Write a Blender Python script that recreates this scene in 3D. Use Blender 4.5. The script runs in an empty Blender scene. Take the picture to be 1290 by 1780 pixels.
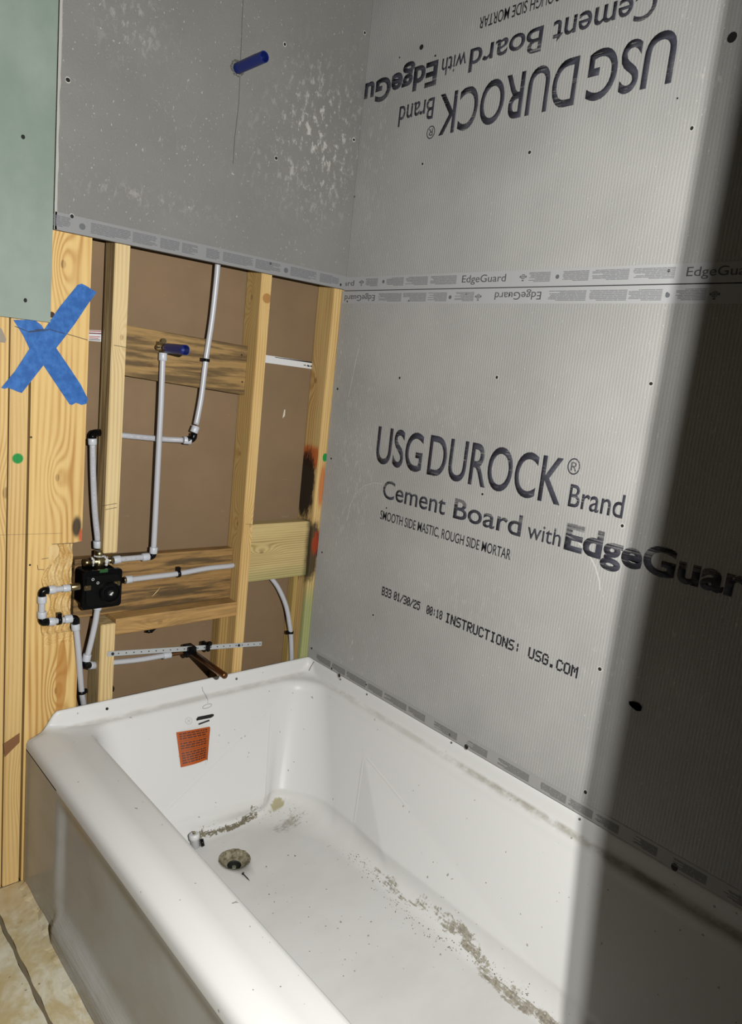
import bpy, bmesh, math, random
from mathutils import Vector, Matrix, Euler
from mathutils.bvhtree import BVHTree
random.seed(7)
sc = bpy.context.scene
C = sc.collection
PI = math.pi

# ------------------------------------------------------------------ camera, world, lights, exposure
CAM = Vector((-1.246, -1.547, 1.207))
F = 1274.85
RM = Matrix.Rotation(math.radians(-42.589), 3, 'Z') @ Matrix.Rotation(math.radians(79.413), 3, 'X') @ Matrix.Rotation(math.radians(6.197), 3, 'Z')
cd = bpy.data.cameras.new('camera'); cam = bpy.data.objects.new('camera', cd); C.objects.link(cam)
M4 = RM.to_4x4(); M4.translation = CAM
cam.matrix_world = M4
cd.sensor_fit = 'HORIZONTAL'; cd.sensor_width = 36; cd.lens = F / 1290 * 36
cd.shift_x = 0.0; cd.shift_y = 4.0 / 1290 * 1.0
cd.clip_start = 0.02
sc.camera = cam

w = bpy.data.worlds.new('dim_room'); sc.world = w; w.use_nodes = True
w.node_tree.nodes['Background'].inputs[0].default_value = (1.0, 0.93, 0.78, 1)
w.node_tree.nodes['Background'].inputs[1].default_value = 0.0015

def lamp(name, loc, power, rad, col):
    l = bpy.data.lights.new(name, 'SPOT'); l.energy = power; l.shadow_soft_size = rad; l.color = col
    l.spot_size = math.radians(150); l.spot_blend = .8
    o = bpy.data.objects.new(name, l); o.location = loc; C.objects.link(o)
    o.rotation_euler = (Vector((-.30, -.10, .95)) - Vector(loc)).to_track_quat('-Z', 'Y').to_euler()
    return o
lamp('torch_lamp', (-1.100, -1.768, 1.300), 141, 0.0035, (1.0, 0.995, 0.965))
lamp('torch_lamp_second', (-1.112, -1.7595, 1.300), 67, 0.006, (1.0, 0.995, 0.965))
vs = sc.view_settings
vs.view_transform = 'Standard'; vs.look = 'None'; vs.gamma = 1.0; vs.use_curve_mapping = False
vs.exposure = 0.0

# ------------------------------------------------------------------ measuring helpers: a pixel of the photograph onto a real plane
def ray(u, v): return RM @ Vector(((u - 645) / F, -(v - 894) / F, -1.0))
def oX(u, v, x=0.0): r = ray(u, v); return CAM + r * ((x - CAM.x) / r.x)
def oY(u, v, y=0.0): r = ray(u, v); return CAM + r * ((y - CAM.y) / r.y)
def oZ(u, v, z=0.0): r = ray(u, v); return CAM + r * ((z - CAM.z) / r.z)

# ------------------------------------------------------------------ node expression helper
class NX:
    def __init__(s, nt, sock): s.nt = nt; s.k = sock
    def _m(s, op, *a, clamp=False):
        n = s.nt.nodes.new('ShaderNodeMath'); n.operation = op; n.use_clamp = clamp
        for i, x in enumerate((s,) + a):
            if isinstance(x, NX): s.nt.links.new(x.k, n.inputs[i])
            else: n.inputs[i].default_value = x
        return NX(s.nt, n.outputs[0])
    def __add__(s, o): return s._m('ADD', o)
    __radd__ = __add__
    def __sub__(s, o): return s._m('SUBTRACT', o)
    def __rsub__(s, o): return (s * -1.0) + o
    def __mul__(s, o): return s._m('MULTIPLY', o)
    __rmul__ = __mul__
    def __truediv__(s, o): return s._m('DIVIDE', o)
    def sin(s): return s._m('SINE')
    def exp(s): return s._m('EXPONENT')
    def abs(s): return s._m('ABSOLUTE')
    def pow(s, e): return s._m('POWER', e)
    def max(s, o): return s._m('MAXIMUM', o)
    def min(s, o): return s._m('MINIMUM', o)
    def clamp(s): return s._m('ADD', 0.0, clamp=True)
    def step(s, a, b):     # smooth 0..1 from a to b
        n = s.nt.nodes.new('ShaderNodeMapRange'); n.interpolation_type = 'SMOOTHSTEP'
        s.nt.links.new(s.k, n.inputs[0])
        if a < b: n.inputs[1].default_value = a; n.inputs[2].default_value = b
        else:
            n.inputs[1].default_value = b; n.inputs[2].default_value = a
            n.inputs[3].default_value = 1; n.inputs[4].default_value = 0
        return NX(s.nt, n.outputs[0])

GAIN = .56      # every base color darkened so less light bounces into the shadow
class Mat:
    def __init__(s, name, rough=0.6, metal=0.0, spec=0.5):
        s.m = bpy.data.materials.new(name); s.m.use_nodes = True; s.nt = s.m.node_tree
        s.b = s.nt.nodes['Principled BSDF']
        s.b.inputs['Roughness'].default_value = rough; s.b.inputs['Metallic'].default_value = metal
        s.b.inputs['Specular IOR Level'].default_value = spec * .75
        tc = s.nt.nodes.new('ShaderNodeTexCoord'); s.co = tc.outputs['Object']
        sp = s.nt.nodes.new('ShaderNodeSeparateXYZ'); s.nt.links.new(s.co, sp.inputs[0])
        s.x, s.y, s.z = (NX(s.nt, sp.outputs[i]) for i in range(3))
    def vec(s, x, y, z):
        n = s.nt.nodes.new('ShaderNodeCombineXYZ')
        for i, a in enumerate((x, y, z)):
            if isinstance(a, NX): s.nt.links.new(a.k, n.inputs[i])
            else: n.inputs[i].default_value = a
        return n.outputs[0]
    def noise(s, scale=(1, 1, 1), sc_=1.0, detail=3, rough=0.55, off=0.0, dist=0.0):
        n = s.nt.nodes.new('ShaderNodeTexNoise'); n.inputs['Scale'].default_value = sc_
        n.inputs['Detail'].default_value = detail; n.inputs['Roughness'].default_value = rough
        n.inputs['Distortion'].default_value = dist
        s.nt.links.new(s.vec(s.x * scale[0] + off, s.y * scale[1] + off * 1.7, s.z * scale[2] + off * .6), n.inputs['Vector'])
        return NX(s.nt, n.outputs[0])
    def mix(s, fac, a, b):
        n = s.nt.nodes.new('ShaderNodeMix'); n.data_type = 'RGBA'
        if isinstance(fac, NX): s.nt.links.new(fac.k, n.inputs[0])
        else: n.inputs[0].default_value = fac
        for i, c in ((6, a), (7, b)):
            if isinstance(c, tuple): n.inputs[i].default_value = (*c, 1)
            else: s.nt.links.new(c, n.inputs[i])
        return n.outputs[2]
    def color(s, c):
        if isinstance(c, tuple): s.b.inputs['Base Color'].default_value = (*[a * GAIN for a in c], 1)
        else:
            n = s.nt.nodes.new('ShaderNodeVectorMath'); n.operation = 'SCALE'; n.inputs['Scale'].default_value = GAIN
            s.nt.links.new(c, n.inputs[0]); s.nt.links.new(n.outputs[0], s.b.inputs['Base Color'])
    def bump(s, h, strength=0.3, dist=0.002):
        n = s.nt.nodes.new('ShaderNodeBump'); n.inputs['Strength'].default_value = strength; n.inputs['Distance'].default_value = dist
        s.nt.links.new(h.k, n.inputs['Height']); s.nt.links.new(n.outputs[0], s.b.inputs['Normal'])
    def gauss(s, cx, cz, sx, sz, xa=None):
        X = s.x if xa is None else xa
        a = (X - cx) / sx; b = (s.z - cz) / sz
        return ((a * a + b * b) * -1.0).exp()
def srgb(r, g, b):
    f = lambda c: (c / 255 / 12.92) if c / 255 <= .04045 else ((c / 255 + .055) / 1.055) ** 2.4
    return (f(r), f(g), f(b))

def simple(name, col, rough=.5, metal=0, spec=.5):
    m = Mat(name, rough, metal, spec); m.color(col); return m.m

# ------------------------------------------------------------------ object helpers
def link(name, me, mat, parent=None, smooth=False):
    o = bpy.data.objects.new(name, me); C.objects.link(o)
    if mat: me.materials.append(mat)
    if parent: o.parent = parent
    if smooth:
        for p in me.polygons: p.use_smooth = True
    return o
def obj(name, bm, mat, parent=None, smooth=False):
    me = bpy.data.meshes.new(name); bm.normal_update(); bm.to_mesh(me); bm.free()
    return link(name, me, mat, parent, smooth)
def tag(o, label=None, cat=None, group=None, kind=None):
    if label: o['label'] = label
    if cat: o['category'] = cat
    if group: o['group'] = group
    if kind: o['kind'] = kind
    return o
def empty(name, label, cat, group=None, kind=None):
    o = bpy.data.objects.new(name, None); o.empty_display_size = .05; C.objects.link(o)
    return tag(o, label, cat, group, kind)
def bx(bm, x0, x1, y0, y1, z0, z1, bevel=0.0):
    vs_ = [bm.verts.new(p) for p in ((x0,y0,z0),(x1,y0,z0),(x1,y1,z0),(x0,y1,z0),(x0,y0,z1),(x1,y0,z1),(x1,y1,z1),(x0,y1,z1))]
    fs = [bm.faces.new([vs_[i] for i in f]) for f in ((0,3,2,1),(4,5,6,7),(0,1,5,4),(1,2,6,5),(2,3,7,6),(3,0,4,7))]
    if bevel:
        es = list({e for f in fs for e in f.edges})
        bmesh.ops.bevel(bm, geom=es, offset=bevel, segments=2, affect='EDGES')
    return bm
def box(name, x0, x1, y0, y1, z0, z1, mat, parent=None, bevel=0.0):
    return obj(name, bx(bmesh.new(), x0, x1, y0, y1, z0, z1, bevel), mat, parent)
def frame(d):
    d = d.normalized(); a = Vector((0, 0, 1)) if abs(d.z) < .9 else Vector((1, 0, 0))
    s = d.cross(a).normalized(); return s, d.cross(s).normalized()
def sweep(bm, pts, rad, n=14, caps=True, hollow=0.0):
    """round sweep along pts; rad a number or a list"""
    pts = [Vector(p) for p in pts]
    R = rad if isinstance(rad, (list, tuple)) else [rad] * len(pts)
    rings = []; s = None
    for i, p in enumerate(pts):
        d = (pts[min(i + 1, len(pts) - 1)] - pts[max(i - 1, 0)])
        if d.length < 1e-9: d = pts[min(i + 2, len(pts) - 1)] - pts[max(i - 2, 0)]
        d.normalize()
        if s is None: s, t = frame(d)
        else:
            s = (s - d * s.dot(d)).normalized(); t = d.cross(s)
        rings.append([bm.verts.new(p + (s * math.cos(2*PI*k/n) + t * math.sin(2*PI*k/n)) * R[i]) for k in range(n)])
    for a, b in zip(rings, rings[1:]):
        for k in range(n):
            f = bm.faces.new((a[k], a[(k+1) % n], b[(k+1) % n], b[k])); f.smooth = True
    if caps:
        bm.faces.new(rings[0][::-1]); bm.faces.new(rings[-1])
    return bm
def lathe(bm, base, d, prof, n=24):
    base = Vector(base); d = Vector(d).normalized(); s, t = frame(d); rings_ = []
    for (h, r_) in prof:
        rings_.append([bm.verts.new(base + d * h + (s * math.cos(2*PI*k/n) + t * math.sin(2*PI*k/n)) * max(r_, 1e-5)) for k in range(n)])
    for a, b in zip(rings_, rings_[1:]):
        for k in range(n): bm.faces.new((a[k], a[(k+1) % n], b[(k+1) % n], b[k]))
    bm.faces.new(rings_[0][::-1]); bm.faces.new(rings_[-1])
    bmesh.ops.recalc_face_normals(bm, faces=bm.faces)
    return bm
def curve_pts(ctrl, n=10):
    """Catmull-Rom through control points"""
    c = [Vector(p) for p in ctrl]; c = [c[0] * 2 - c[1]] + c + [c[-1] * 2 - c[-2]]
    out = []
    for i in range(1, len(c) - 2):
        for k in range(n):
            t = k / n; a, b, d, e = c[i-1], c[i], c[i+1], c[i+2]
            out.append(0.5 * ((2*b) + (d-a)*t + (2*a-5*b+4*d-e)*t*t + (3*b-a-3*d+e)*t**3))
    out.append(c[-2]); return out
def cyl(bm, a, b, r, r2=None, n=16):
    return sweep(bm, [a, b], [r, r if r2 is None else r2], n)

# ------------------------------------------------------------------ materials
def wood(name, base, dark, seed, freq=170., axis='z', vface='x', knots=(), extra=None, warp=3.0, contrast=.75, gray=0.0, mot=.5):
    """lengthwise grain. axis = the way the board runs; knots = (across, along, strength, size)"""
    m = Mat(name, .62, 0, .35)
    along = m.z if axis == 'z' else m.x
    across = (m.x + m.y * .8) if axis == 'z' else (m.z + m.y * .8)
    sc3 = (9, 9, 1.1) if axis == 'z' else (1.1, 9, 9)
    g = across * (freq * 3.3) + m.noise(sc3, 1.0, 2, .5, seed) * (warp * 9)
    for (a, l, st, sz) in knots:
        dx = (across - a) / sz; dz = (along - l) / (sz * 2.6)
        g = g + ((dx * dx + dz * dz) * -1.0).exp() * (st * 2.2)
    ln = (g * 1.0).sin() * .5 + .5
    ln = ln.pow(1.6)
    s4 = (260, 260, 5) if axis == 'z' else (5, 260, 260)
    fine = m.noise(s4, 1.0, 3, .6, seed + 3)
    broad = m.noise((14, 14, 2.2) if axis == 'z' else (2.2, 14, 14), 1.0, 3, .6, seed + 9)
    fac = (ln * contrast * broad.step(.25, .7) + (fine - .5) * .55 + .05).clamp()
    c = m.mix(fac, base, dark)
    c = m.mix((broad.step(.45, .8) * mot), c, tuple(.55 * a + .45 * b for a, b in zip(base, dark)))
    if gray: 
        gr = m.noise((12, 12, 3) if axis == 'z' else (5, 12, 60), 1.0, 5, .65, seed + 5).step(.42, .62)
        c = m.mix(gr * gray, c, srgb(88, 70, 46))
        gr2 = m.noise((30, 12, 5) if axis == 'z' else (9, 20, 150), 1.0, 4, .7, seed + 15).step(.56, .72)
        c = m.mix(gr2 * gray * .6, c, srgb(74, 54, 32))
    for (a, l, st, sz) in knots:
        dx = (across - a) / (sz * .24); dz = (along - l) / (sz * .42)
        k = ((dx * dx + dz * dz) * -1.0).exp().step(.25, .6)
        c = m.mix(k * .62 * fine.step(.3, .6).max(.5), c, srgb(104, 66, 34))
    if extra: c = extra(m, c)
    m.color(c); m.bump(fine * .6 + ln * .5, .25, .0012)
    return m.m
PINE, PINE_D = srgb(230, 196, 132), srgb(186, 134, 66)
PALE, PALE_D = srgb(234, 210, 158), srgb(196, 158, 100)
SHADE, SHADE_D = srgb(172, 140, 84), srgb(98, 72, 38)
OLD, OLD_D = srgb(176, 140, 90), srgb(104, 72, 38)

def board_mat(name, base, seed, ridges=0.0, plane='x', scuffs=1.0, scuff_at=()):
    m = Mat(name, .62, 0, .35)
    n1 = m.noise((3, 3, 3), 1.0, 4, .6, seed)
    n2 = m.noise((1, 1, 1), 420, 2, .6, seed)
    c = m.mix(n1.step(.3, .75), tuple(a * .90 for a in base), tuple(min(1, a * 1.08) for a in base))
    c = m.mix((n2 - .5).abs() * .55, c, tuple(a * .6 for a in base))
    sp = m.noise((260, 260, 150), 1.0, 1, .5, seed + 2).step(.70, .78)
    c = m.mix(sp * .5, c, srgb(222, 222, 216))
    # vertical scuffs of pale dust
    st = m.noise((90, 90, 38), 1.0, 3, .65, seed + 4).step(.60, .74)
    where = m.noise((4.5, 4.5, 3.2), 1.0, 3, .6, seed + 7).step(.52, .72)
    w_ = st * where
    for (a, zc, sx, sz, amp) in scuff_at:
        w_ = w_ + m.gauss(a, zc, sx, sz, m.x if plane == 'y' else m.y) * amp * m.noise((80, 80, 45), 1.0, 3, .7, seed + 5).step(.52, .68)
    c = m.mix((w_ * scuffs).clamp() * .75, c, srgb(214, 212, 205))
    m.color(c)
    h = n2
    if ridges:
        rr_ = ((m.y * 1000. + m.noise((14, 14, 5), 1.0, 2, .5, seed) * 6.0).sin()) * ridges
        h = h + rr_
    h = h + sp * .8
    m.bump(h, .55, .0011)
    return m.m
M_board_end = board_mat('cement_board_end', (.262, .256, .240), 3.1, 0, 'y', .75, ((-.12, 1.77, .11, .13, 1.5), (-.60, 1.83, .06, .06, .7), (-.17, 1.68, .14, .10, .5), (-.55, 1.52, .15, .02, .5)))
M_board_up = board_mat('cement_board_long_upper', (.455, .45, .43), 11.3, .22, 'x', .8, ((-.06, 1.75, .06, .22, .6),))
M_board_low = board_mat('cement_board_long_lower', (.455, .45, .43), 23.7, .22, 'x', .9, ((-.10, .95, .09, .25, .7), (-.5, .75, .25, .08, .35), (-.35, 1.12, .2, .1, .3)))
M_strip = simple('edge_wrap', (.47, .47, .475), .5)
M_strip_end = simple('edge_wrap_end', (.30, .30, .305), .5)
M_core = simple('cement_core', (.42, .42, .40), .9)
def ink_mat(name, col, streak=.75, seed=0., fade=None):
    m = Mat(name, .6, 0, .2)
    n = m.noise((1, 2.5, 1), 1.0, 1, .5, seed)
    st = m.noise((4, 4, 380), 1.0, 2, .8, seed).step(.50, .58)
    v = m.noise((30, 30, 22), 1.0, 3, .6, seed + 1).step(.40, .62)
    a = 1.0 - st * v * streak
    if fade:
        for (za, zb, amt) in fade:
            band = m.z.step(za, zb)
            a = a * (1.0 - band * amt * m.noise((4, 6, 330), 1.0, 2, .7, seed + 4).step(.38, .52))
    n2 = m.noise((1, 1, 1), 700, 2, .6, seed).step(.60, .72)
    a = (a - n2 * .35).clamp()
    m.color(col)
    tr = m.nt.nodes.new('ShaderNodeBsdfTransparent'); mx = m.nt.nodes.new('ShaderNodeMixShader')
    m.nt.links.new(a.k, mx.inputs[0]); m.nt.links.new(tr.outputs[0], mx.inputs[1]); m.nt.links.new(m.b.outputs[0], mx.inputs[2])
    m.nt.links.new(mx.outputs[0], m.nt.nodes['Material Output'].inputs[0])
    return m.m
INK = srgb(66, 66, 76)
M_ink = ink_mat('printed_ink', INK, .8, 1.0)
M_ink_lo = ink_mat('printed_ink_worn', INK, .7, 5.0, ((.932, .945, .75),))
M_ink_up = ink_mat('printed_ink_worn_upper', INK, .7, 5.0, ((1.895, 1.88, .55),))
M_ink_solid = simple('ink_black', srgb(40, 40, 46), .6)
M_fine = simple('fine_print_grey', srgb(128, 128, 132), .6)
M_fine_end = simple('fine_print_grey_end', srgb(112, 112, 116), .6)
M_text_strip = simple('edge_text_grey', srgb(84, 84, 88), .6)
M_hole = simple('screw_hole_black', (.006, .006, .006), .8)
M_dust = simple('drill_dust', srgb(205, 203, 196), .9)
M_punch = simple('punch_grey', srgb(104, 106, 110), .6)

def brown_mat():
    m = Mat('brown_wall_paper', .75, 0, .25)
    n = m.noise((3, 3, 3), 1.0, 4, .6, 2.); n2 = m.noise((1, 1, 1), 300, 2, .5, 3.)
    c = m.mix(n.step(.3, .7), srgb(134, 110, 84), srgb(146, 121, 92))
    sc_ = m.noise((14, 14, 70), 1.0, 3, .6, 6.).step(.70, .76)
    c = m.mix(sc_ * .25, c, srgb(178, 160, 130))
    m.color(c); m.bump(n2, .2, .0008); return m.m
M_brown = brown_mat()
def green_mat():
    m = Mat('green_board_paper', .7, 0, .3)
    n = m.noise((5, 5, 4), 1.0, 5, .6, 4.)
    c = m.mix(n.step(.3, .75), srgb(135, 151, 139), srgb(158, 171, 160))
    m.color(c); m.bump(m.noise((1, 1, 1), 260, 2, .5, 1.), .2, .001); return m.m
M_green = green_mat()

M_pex = Mat('white_tubing', .32, 0, .5); M_pex.color((.58, .58, .615)); M_pex.b.inputs['Subsurface Weight'].default_value = .12
M_pex.b.inputs['Subsurface Radius'].default_value = (.004, .004, .004); M_pex = M_pex.m
M_collar = simple('white_sleeve', (.62, .64, .69), .35)
M_pexink = simple('tubing_print', srgb(128, 128, 140), .6)
M_black = simple('black_plastic', (.004, .004, .0045), .26, 0, .2)
M_blue = simple('blue_cap_plastic', srgb(22, 40, 118), .35)
M_brass = simple('brass', (.46, .36, .19), .32, 1.0)
M_copper = simple('copper', (.30, .14, .065), .38, 1.0)
M_teflon = simple('white_thread_tape', (.75, .75, .73), .6)
M_galv = simple('galvanised_steel', (.62, .64, .64), .42, .35)
M_steel = simple('screw_steel', (.05, .05, .05), .45, .6)
M_whitepl = simple('white_plastic', (.8, .8, .8), .35)

def tape_mat():
    m = Mat('blue_masking_paper', .62, 0, .3)
    n = m.noise((60, 60, 60), 1.0, 3, .6, 2.)
    m.color(m.mix(n.step(.35, .7), srgb(42, 98, 172), srgb(62, 122, 198))); m.bump(m.noise((300, 300, 60), 1.0, 2, .5, 1.), .35, .0006); return m.m
M_tape = tape_mat()

def tub_mat():
    m = Mat('white_enamel', .33, 0, .12)
    base = (.82, .815, .795)
    low = m.z.step(.13, .085)
    ragged = m.noise((34, 34, 34), 1.0, 6, .72, 1.0, .6)
    rag2 = m.noise((150, 150, 150), 1.0, 3, .7, 2.0)
    # dirt line along the long-wall foot of the basin
    sx = (m.x + .125 + (m.noise((4, 4, 4), 1.0, 2, .5, 8.) - .5) * .10) / .027
    l1 = (sx * sx * -1.0).exp() * m.y.step(-.38, -.46) * low
    l1b = l1 * m.y.step(-.40, -.75).max(.84)
    drag = m.noise((150, 16, 60), 1.0, 5, .75, 9., .5)
    d1 = (l1b * .80 + ragged * .75 + drag * .75 + rag2 * .5 - 1.69).step(-.02, .09)
    # along the drain end foot
    sy = (m.y + .160 + (m.x + .16) * .10 + (m.noise((6, 6, 6), 1.0, 2, .5, 3.) - .5) * .05) / .014
    l2 = (sy * sy * -1.0).exp() * m.x.step(-.46, -.40) * m.x.step(-.20, -.26) * m.z.step(.16, .10)
    d2 = (l2 * .50 + rag2 * .7 + ragged * .7 - 1.10).step(-.02, .07)
    # tan smear in the corner
    g = m.gauss(-.180, .0, .045, .1) ; gy = (m.y + .152) / .024
    l3 = g * (gy * gy * -1.0).exp() * m.z.step(.20, .12)
    d3 = (l3 * 1.3 + ragged * .7 - .74).step(0, .10)
    # grey scuffs near the corner and the middle
    g4 = ((((m.x + .19) / .08).pow(2.0) + ((m.y + .215) / .035).pow(2.0)) * -1.0).exp()
    d4 = (g4 * .5 + m.noise((60, 140, 60), 1.0, 5, .8, 7.) - .88).step(-.05, .2) * low
    film = m.noise((5, 9, 5), 1.0, 4, .6, 5.).step(.35, .75) * low
    specks = m.noise((85, 85, 85), 1.0, 1, .5, 12.).step(.775, .79)
    c = m.mix(film * .16, base, srgb(178, 166, 140))
    c = m.mix(d4 * .7, c, srgb(150, 142, 126))
    c = m.mix(d1 * .85, c, m.mix(rag2.step(.35, .65), srgb(112, 102, 82), srgb(172, 164, 144)))
    c = m.mix(d2 * .9, c, srgb(118, 108, 80))
    c = m.mix(d3 * .85, c, srgb(176, 166, 120))
    # grime along the shelf at the foot of the tiling lip
    sh = m.z.step(.37, .362) * m.z.step(.345, .353)
    a1 = ((m.x + .004) / .009).pow(2.0); e1 = (a1 * -1.0).exp() * m.y.step(-.02, -.2)
    a2 = ((m.y + .003) / .009).pow(2.0); e2 = (a2 * -1.0).exp()
    gr = sh * (e1 * m.noise((20, 14, 20), 1.0, 4, .7, 4.).step(.32, .62) * m.y.step(-.35, -.72).max(.45) + e2 * .55 * m.noise((9, 20, 20), 1.0, 4, .7, 6.).step(.3, .6))
    c = m.mix(gr.clamp() * .7, c, srgb(140, 132, 110))
    c = m.mix(specks * .55, c, srgb(90, 84, 70))
    m.color(c)
    dirty = (d1 + d2 + d3 + gr + film * .3).clamp()
    r = dirty * .4 + .30
    m.nt.links.new(r.k, m.b.inputs['Roughness'])
    # moulded creases of the two wedge facets, as fine relief
    def crease(A, a, b, msk):
        L_ = math.hypot(b[0] - a[0], b[1] - a[1]); ux, uz = (b[0] - a[0]) / L_, (b[1] - a[1]) / L_
        dd = ((A - a[0]) * uz - (m.z - a[1]) * ux) / .0022; tt = (A - a[0]) * ux + (m.z - a[1]) * uz
        return (dd * dd * -1.0).exp() * tt.step(-.005, .02) * tt.step(L_ + .004, L_ - .03) * msk
    ap, ll, lr = oY(474, 1236, -.050), oY(284, 1411, -.10), oY(455, 1400, -.150)
    a2, l2_, r2 = oX(628, 1312, -.055), oX(600, 1440, -.13), oX(686, 1418, -.11)
    me_ = m.y.step(-.30, -.28) * m.x.step(-.03, -.05); ml_ = m.x.step(-.22, -.20) * m.y.step(-.24, -.26) * m.z.step(.07, .09)
    cre = crease(m.x, (ll.x, ll.z), (ap.x, ap.z), me_) + crease(m.x, (lr.x, lr.z), (ap.x, ap.z), me_) + (crease(m.y, (l2_.y, l2_.z), (a2.y, a2.z), ml_) + crease(m.y, (r2.y, r2.z), (a2.y, a2.z), ml_)) * .6
    m.bump((d1 + d2 + d3) * 1.0 + cre * 2.2 + m.noise((5, 5, 5), 1.0, 1, .5, 5.) * .5, .35, .0012)
    return m.m
M_tub = tub_mat()
def floor_mat(name, seed):
    m = Mat(name, .8, 0, .25)
    n = m.noise((14, 9, 9), 1.0, 6, .65, seed, .8); n2 = m.noise((45, 30, 30), 1.0, 5, .7, seed + 3)
    c = m.mix(n.step(.35, .65), srgb(196, 178, 132), srgb(222, 217, 196))
    c = m.mix(n2.step(.58, .72) * .5, c, srgb(160, 132, 84))
    c = m.mix(m.noise((60, 60, 60), 1.0, 2, .6, seed + 7).step(.72, .76) * .7, c, srgb(92, 74, 44))
    c = m.mix(m.y.step(-.16, -.02) * .5, c, srgb(206, 168, 96))
    m.color(c); m.bump(n2 * .4 + n, .3, .0012); return m.m
M_floor1, M_floor2 = floor_mat('mortar_floor', 2.2), floor_mat('mortar_floor_left', 8.4)

# ------------------------------------------------------------------ setting
SX0 = -1.9                      # how far the room goes on to the left
bf = bmesh.new(); bx(bf, -3.2, .25, -3.4, .35, -.10, -.016)
floor = obj('floor', bf, simple('subfloor', srgb(150, 130, 95), .9)); tag(floor, kind='structure')
def rough_slab(x0, x1, y0, y1, mat, seed, nx, ny, bump_edge=True):
    bm = bmesh.new(); rnd = random.Random(seed); g = []
    for i in range(nx + 1):
        row = []
        for j in range(ny + 1):
            x = x0 + (x1 - x0) * i / nx; y = y0 + (y1 - y0) * j / ny
            z = rnd.uniform(-.0003, .0003)
            if i == 0 or i == nx: x += .0012 * math.sin(j * .7 + seed) + rnd.uniform(-.0004, .0004); z -= .002
            row.append(bm.verts.new((x, y, z)))
        g.append(row)
    for i in range(nx):
        for j in range(ny): bm.faces.new((g[i][j], g[i+1][j], g[i+1][j+1], g[i][j+1]))
    be = [e for e in bm.edges if e.is_boundary]
    r = bmesh.ops.extrude_edge_only(bm, edges=be)
    for v in r['geom']:
        if isinstance(v, bmesh.types.BMVert): v.co.z = -.016
    bmesh.ops.recalc_face_normals(bm, faces=bm.faces)
    return bm
obj('floor_board', rough_slab(-.832, -.745, -1.5, .0125, M_floor1, 3, 10, 160), M_floor1, floor)
obj('floor_board', rough_slab(-1.25, -.840, -1.5, .0125, M_floor2, 4, 40, 140), M_floor2, floor)
tag(box('seam_strip', -.8395, -.8325, -1.5, -.002, -.016, -.0035, simple('seam_grey', srgb(120, 108, 84), .9), floor))

YB = .083                        # the brown wall lining behind the studs
YS = .013                        # stud faces
wb = box('wall_back', SX0, .12, YB, YB + .012, 0, 2.44, M_brown); tag(wb, kind='structure')
wr = box('wall_right', -.80, .30, -1.65, -1.530, 0, 2.44, simple('wallboard_grey', (.20, .195, .18), .8)); tag(wr, kind='structure')

# ------------------------------------------------------------------ studs and blocks
studs = 'wall studs of the opened wall'
def lumber(name, label, cat, x0, x1, y0, y1, z0, z1, mat, group=None, bevel=.0015):
    o = box(name, x0, x1, y0, y1, z0, z1, mat, None, bevel); return tag(o, label, cat, group)
def spray(blobs):
    def f(m, c):
        for (a, z, sa, sz, col, hard) in blobs:
            k = m.gauss(a, z, sa, sz) 
            k = (k + (m.noise((120, 120, 40), 1.0, 3, .7, 4.) - .5) * .18).step(.5 - hard, .5 + hard)
            c = m.mix(k * .95, c, col)
        return c
    return f
BLK, ORG, GRN = srgb(22, 20, 18), srgb(196, 88, 30), srgb(30, 148, 66)
# wide board at left, with the chiselled notch
def wide_board():
    x0, x1 = -.7665, -.655; za, zb_ = .585, .787
    th = .032; nx, nz = 56, 460; z0, z1 = .0, 2.42
    # finer rows around the notch
    zs = [z0 + (.50 - z0) * k / 20 for k in range(20)] + [.50 + (.85 - .50) * k / 150 for k in range(150)] + [.85 + (z1 - .85) * k / 30 for k in range(31)]
    rnd = random.Random(5); bm = bmesh.new(); g = []
    for z in zs:
        inn = za < z < zb_
        edge = x1 - (.0165 if inn else 0)
        row = []
        for i in range(nx + 1):
            x = x0 + (edge - x0) * i / nx
            y = YS
            # chiselled pocket
            left = -.727 + .010 * math.sin(z * 60) + (.02 if z > .735 else 0) * min(1, (z - .735) / .04)
            if inn and x > left:
                d = min(1, (x - left) / .004) * min(1, (z - za) / .003) * min(1, (zb_ - z) / .002)
                y += d * (.0075 + .0022 * math.sin(x * 420 + math.sin(z * 90) * 2) + rnd.uniform(-.0007, .0007))
            elif .56 < z <= za and x > -.73:
                y += rnd.uniform(0, .002)
            row.append(bm.verts.new((x, y, z)))
        g.append(row)
    for a, b in zip(g, g[1:]):
        for i in range(nx): bm.faces.new((a[i], a[i+1], b[i+1], b[i]))
    be = [e for e in bm.edges if e.is_boundary]
    r = bmesh.ops.extrude_edge_only(bm, edges=be)
    for v in r['geom']:
        if isinstance(v, bmesh.types.BMVert): v.co.y = YS + th
    bmesh.ops.recalc_face_normals(bm, faces=bm.faces)
    return bm
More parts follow.
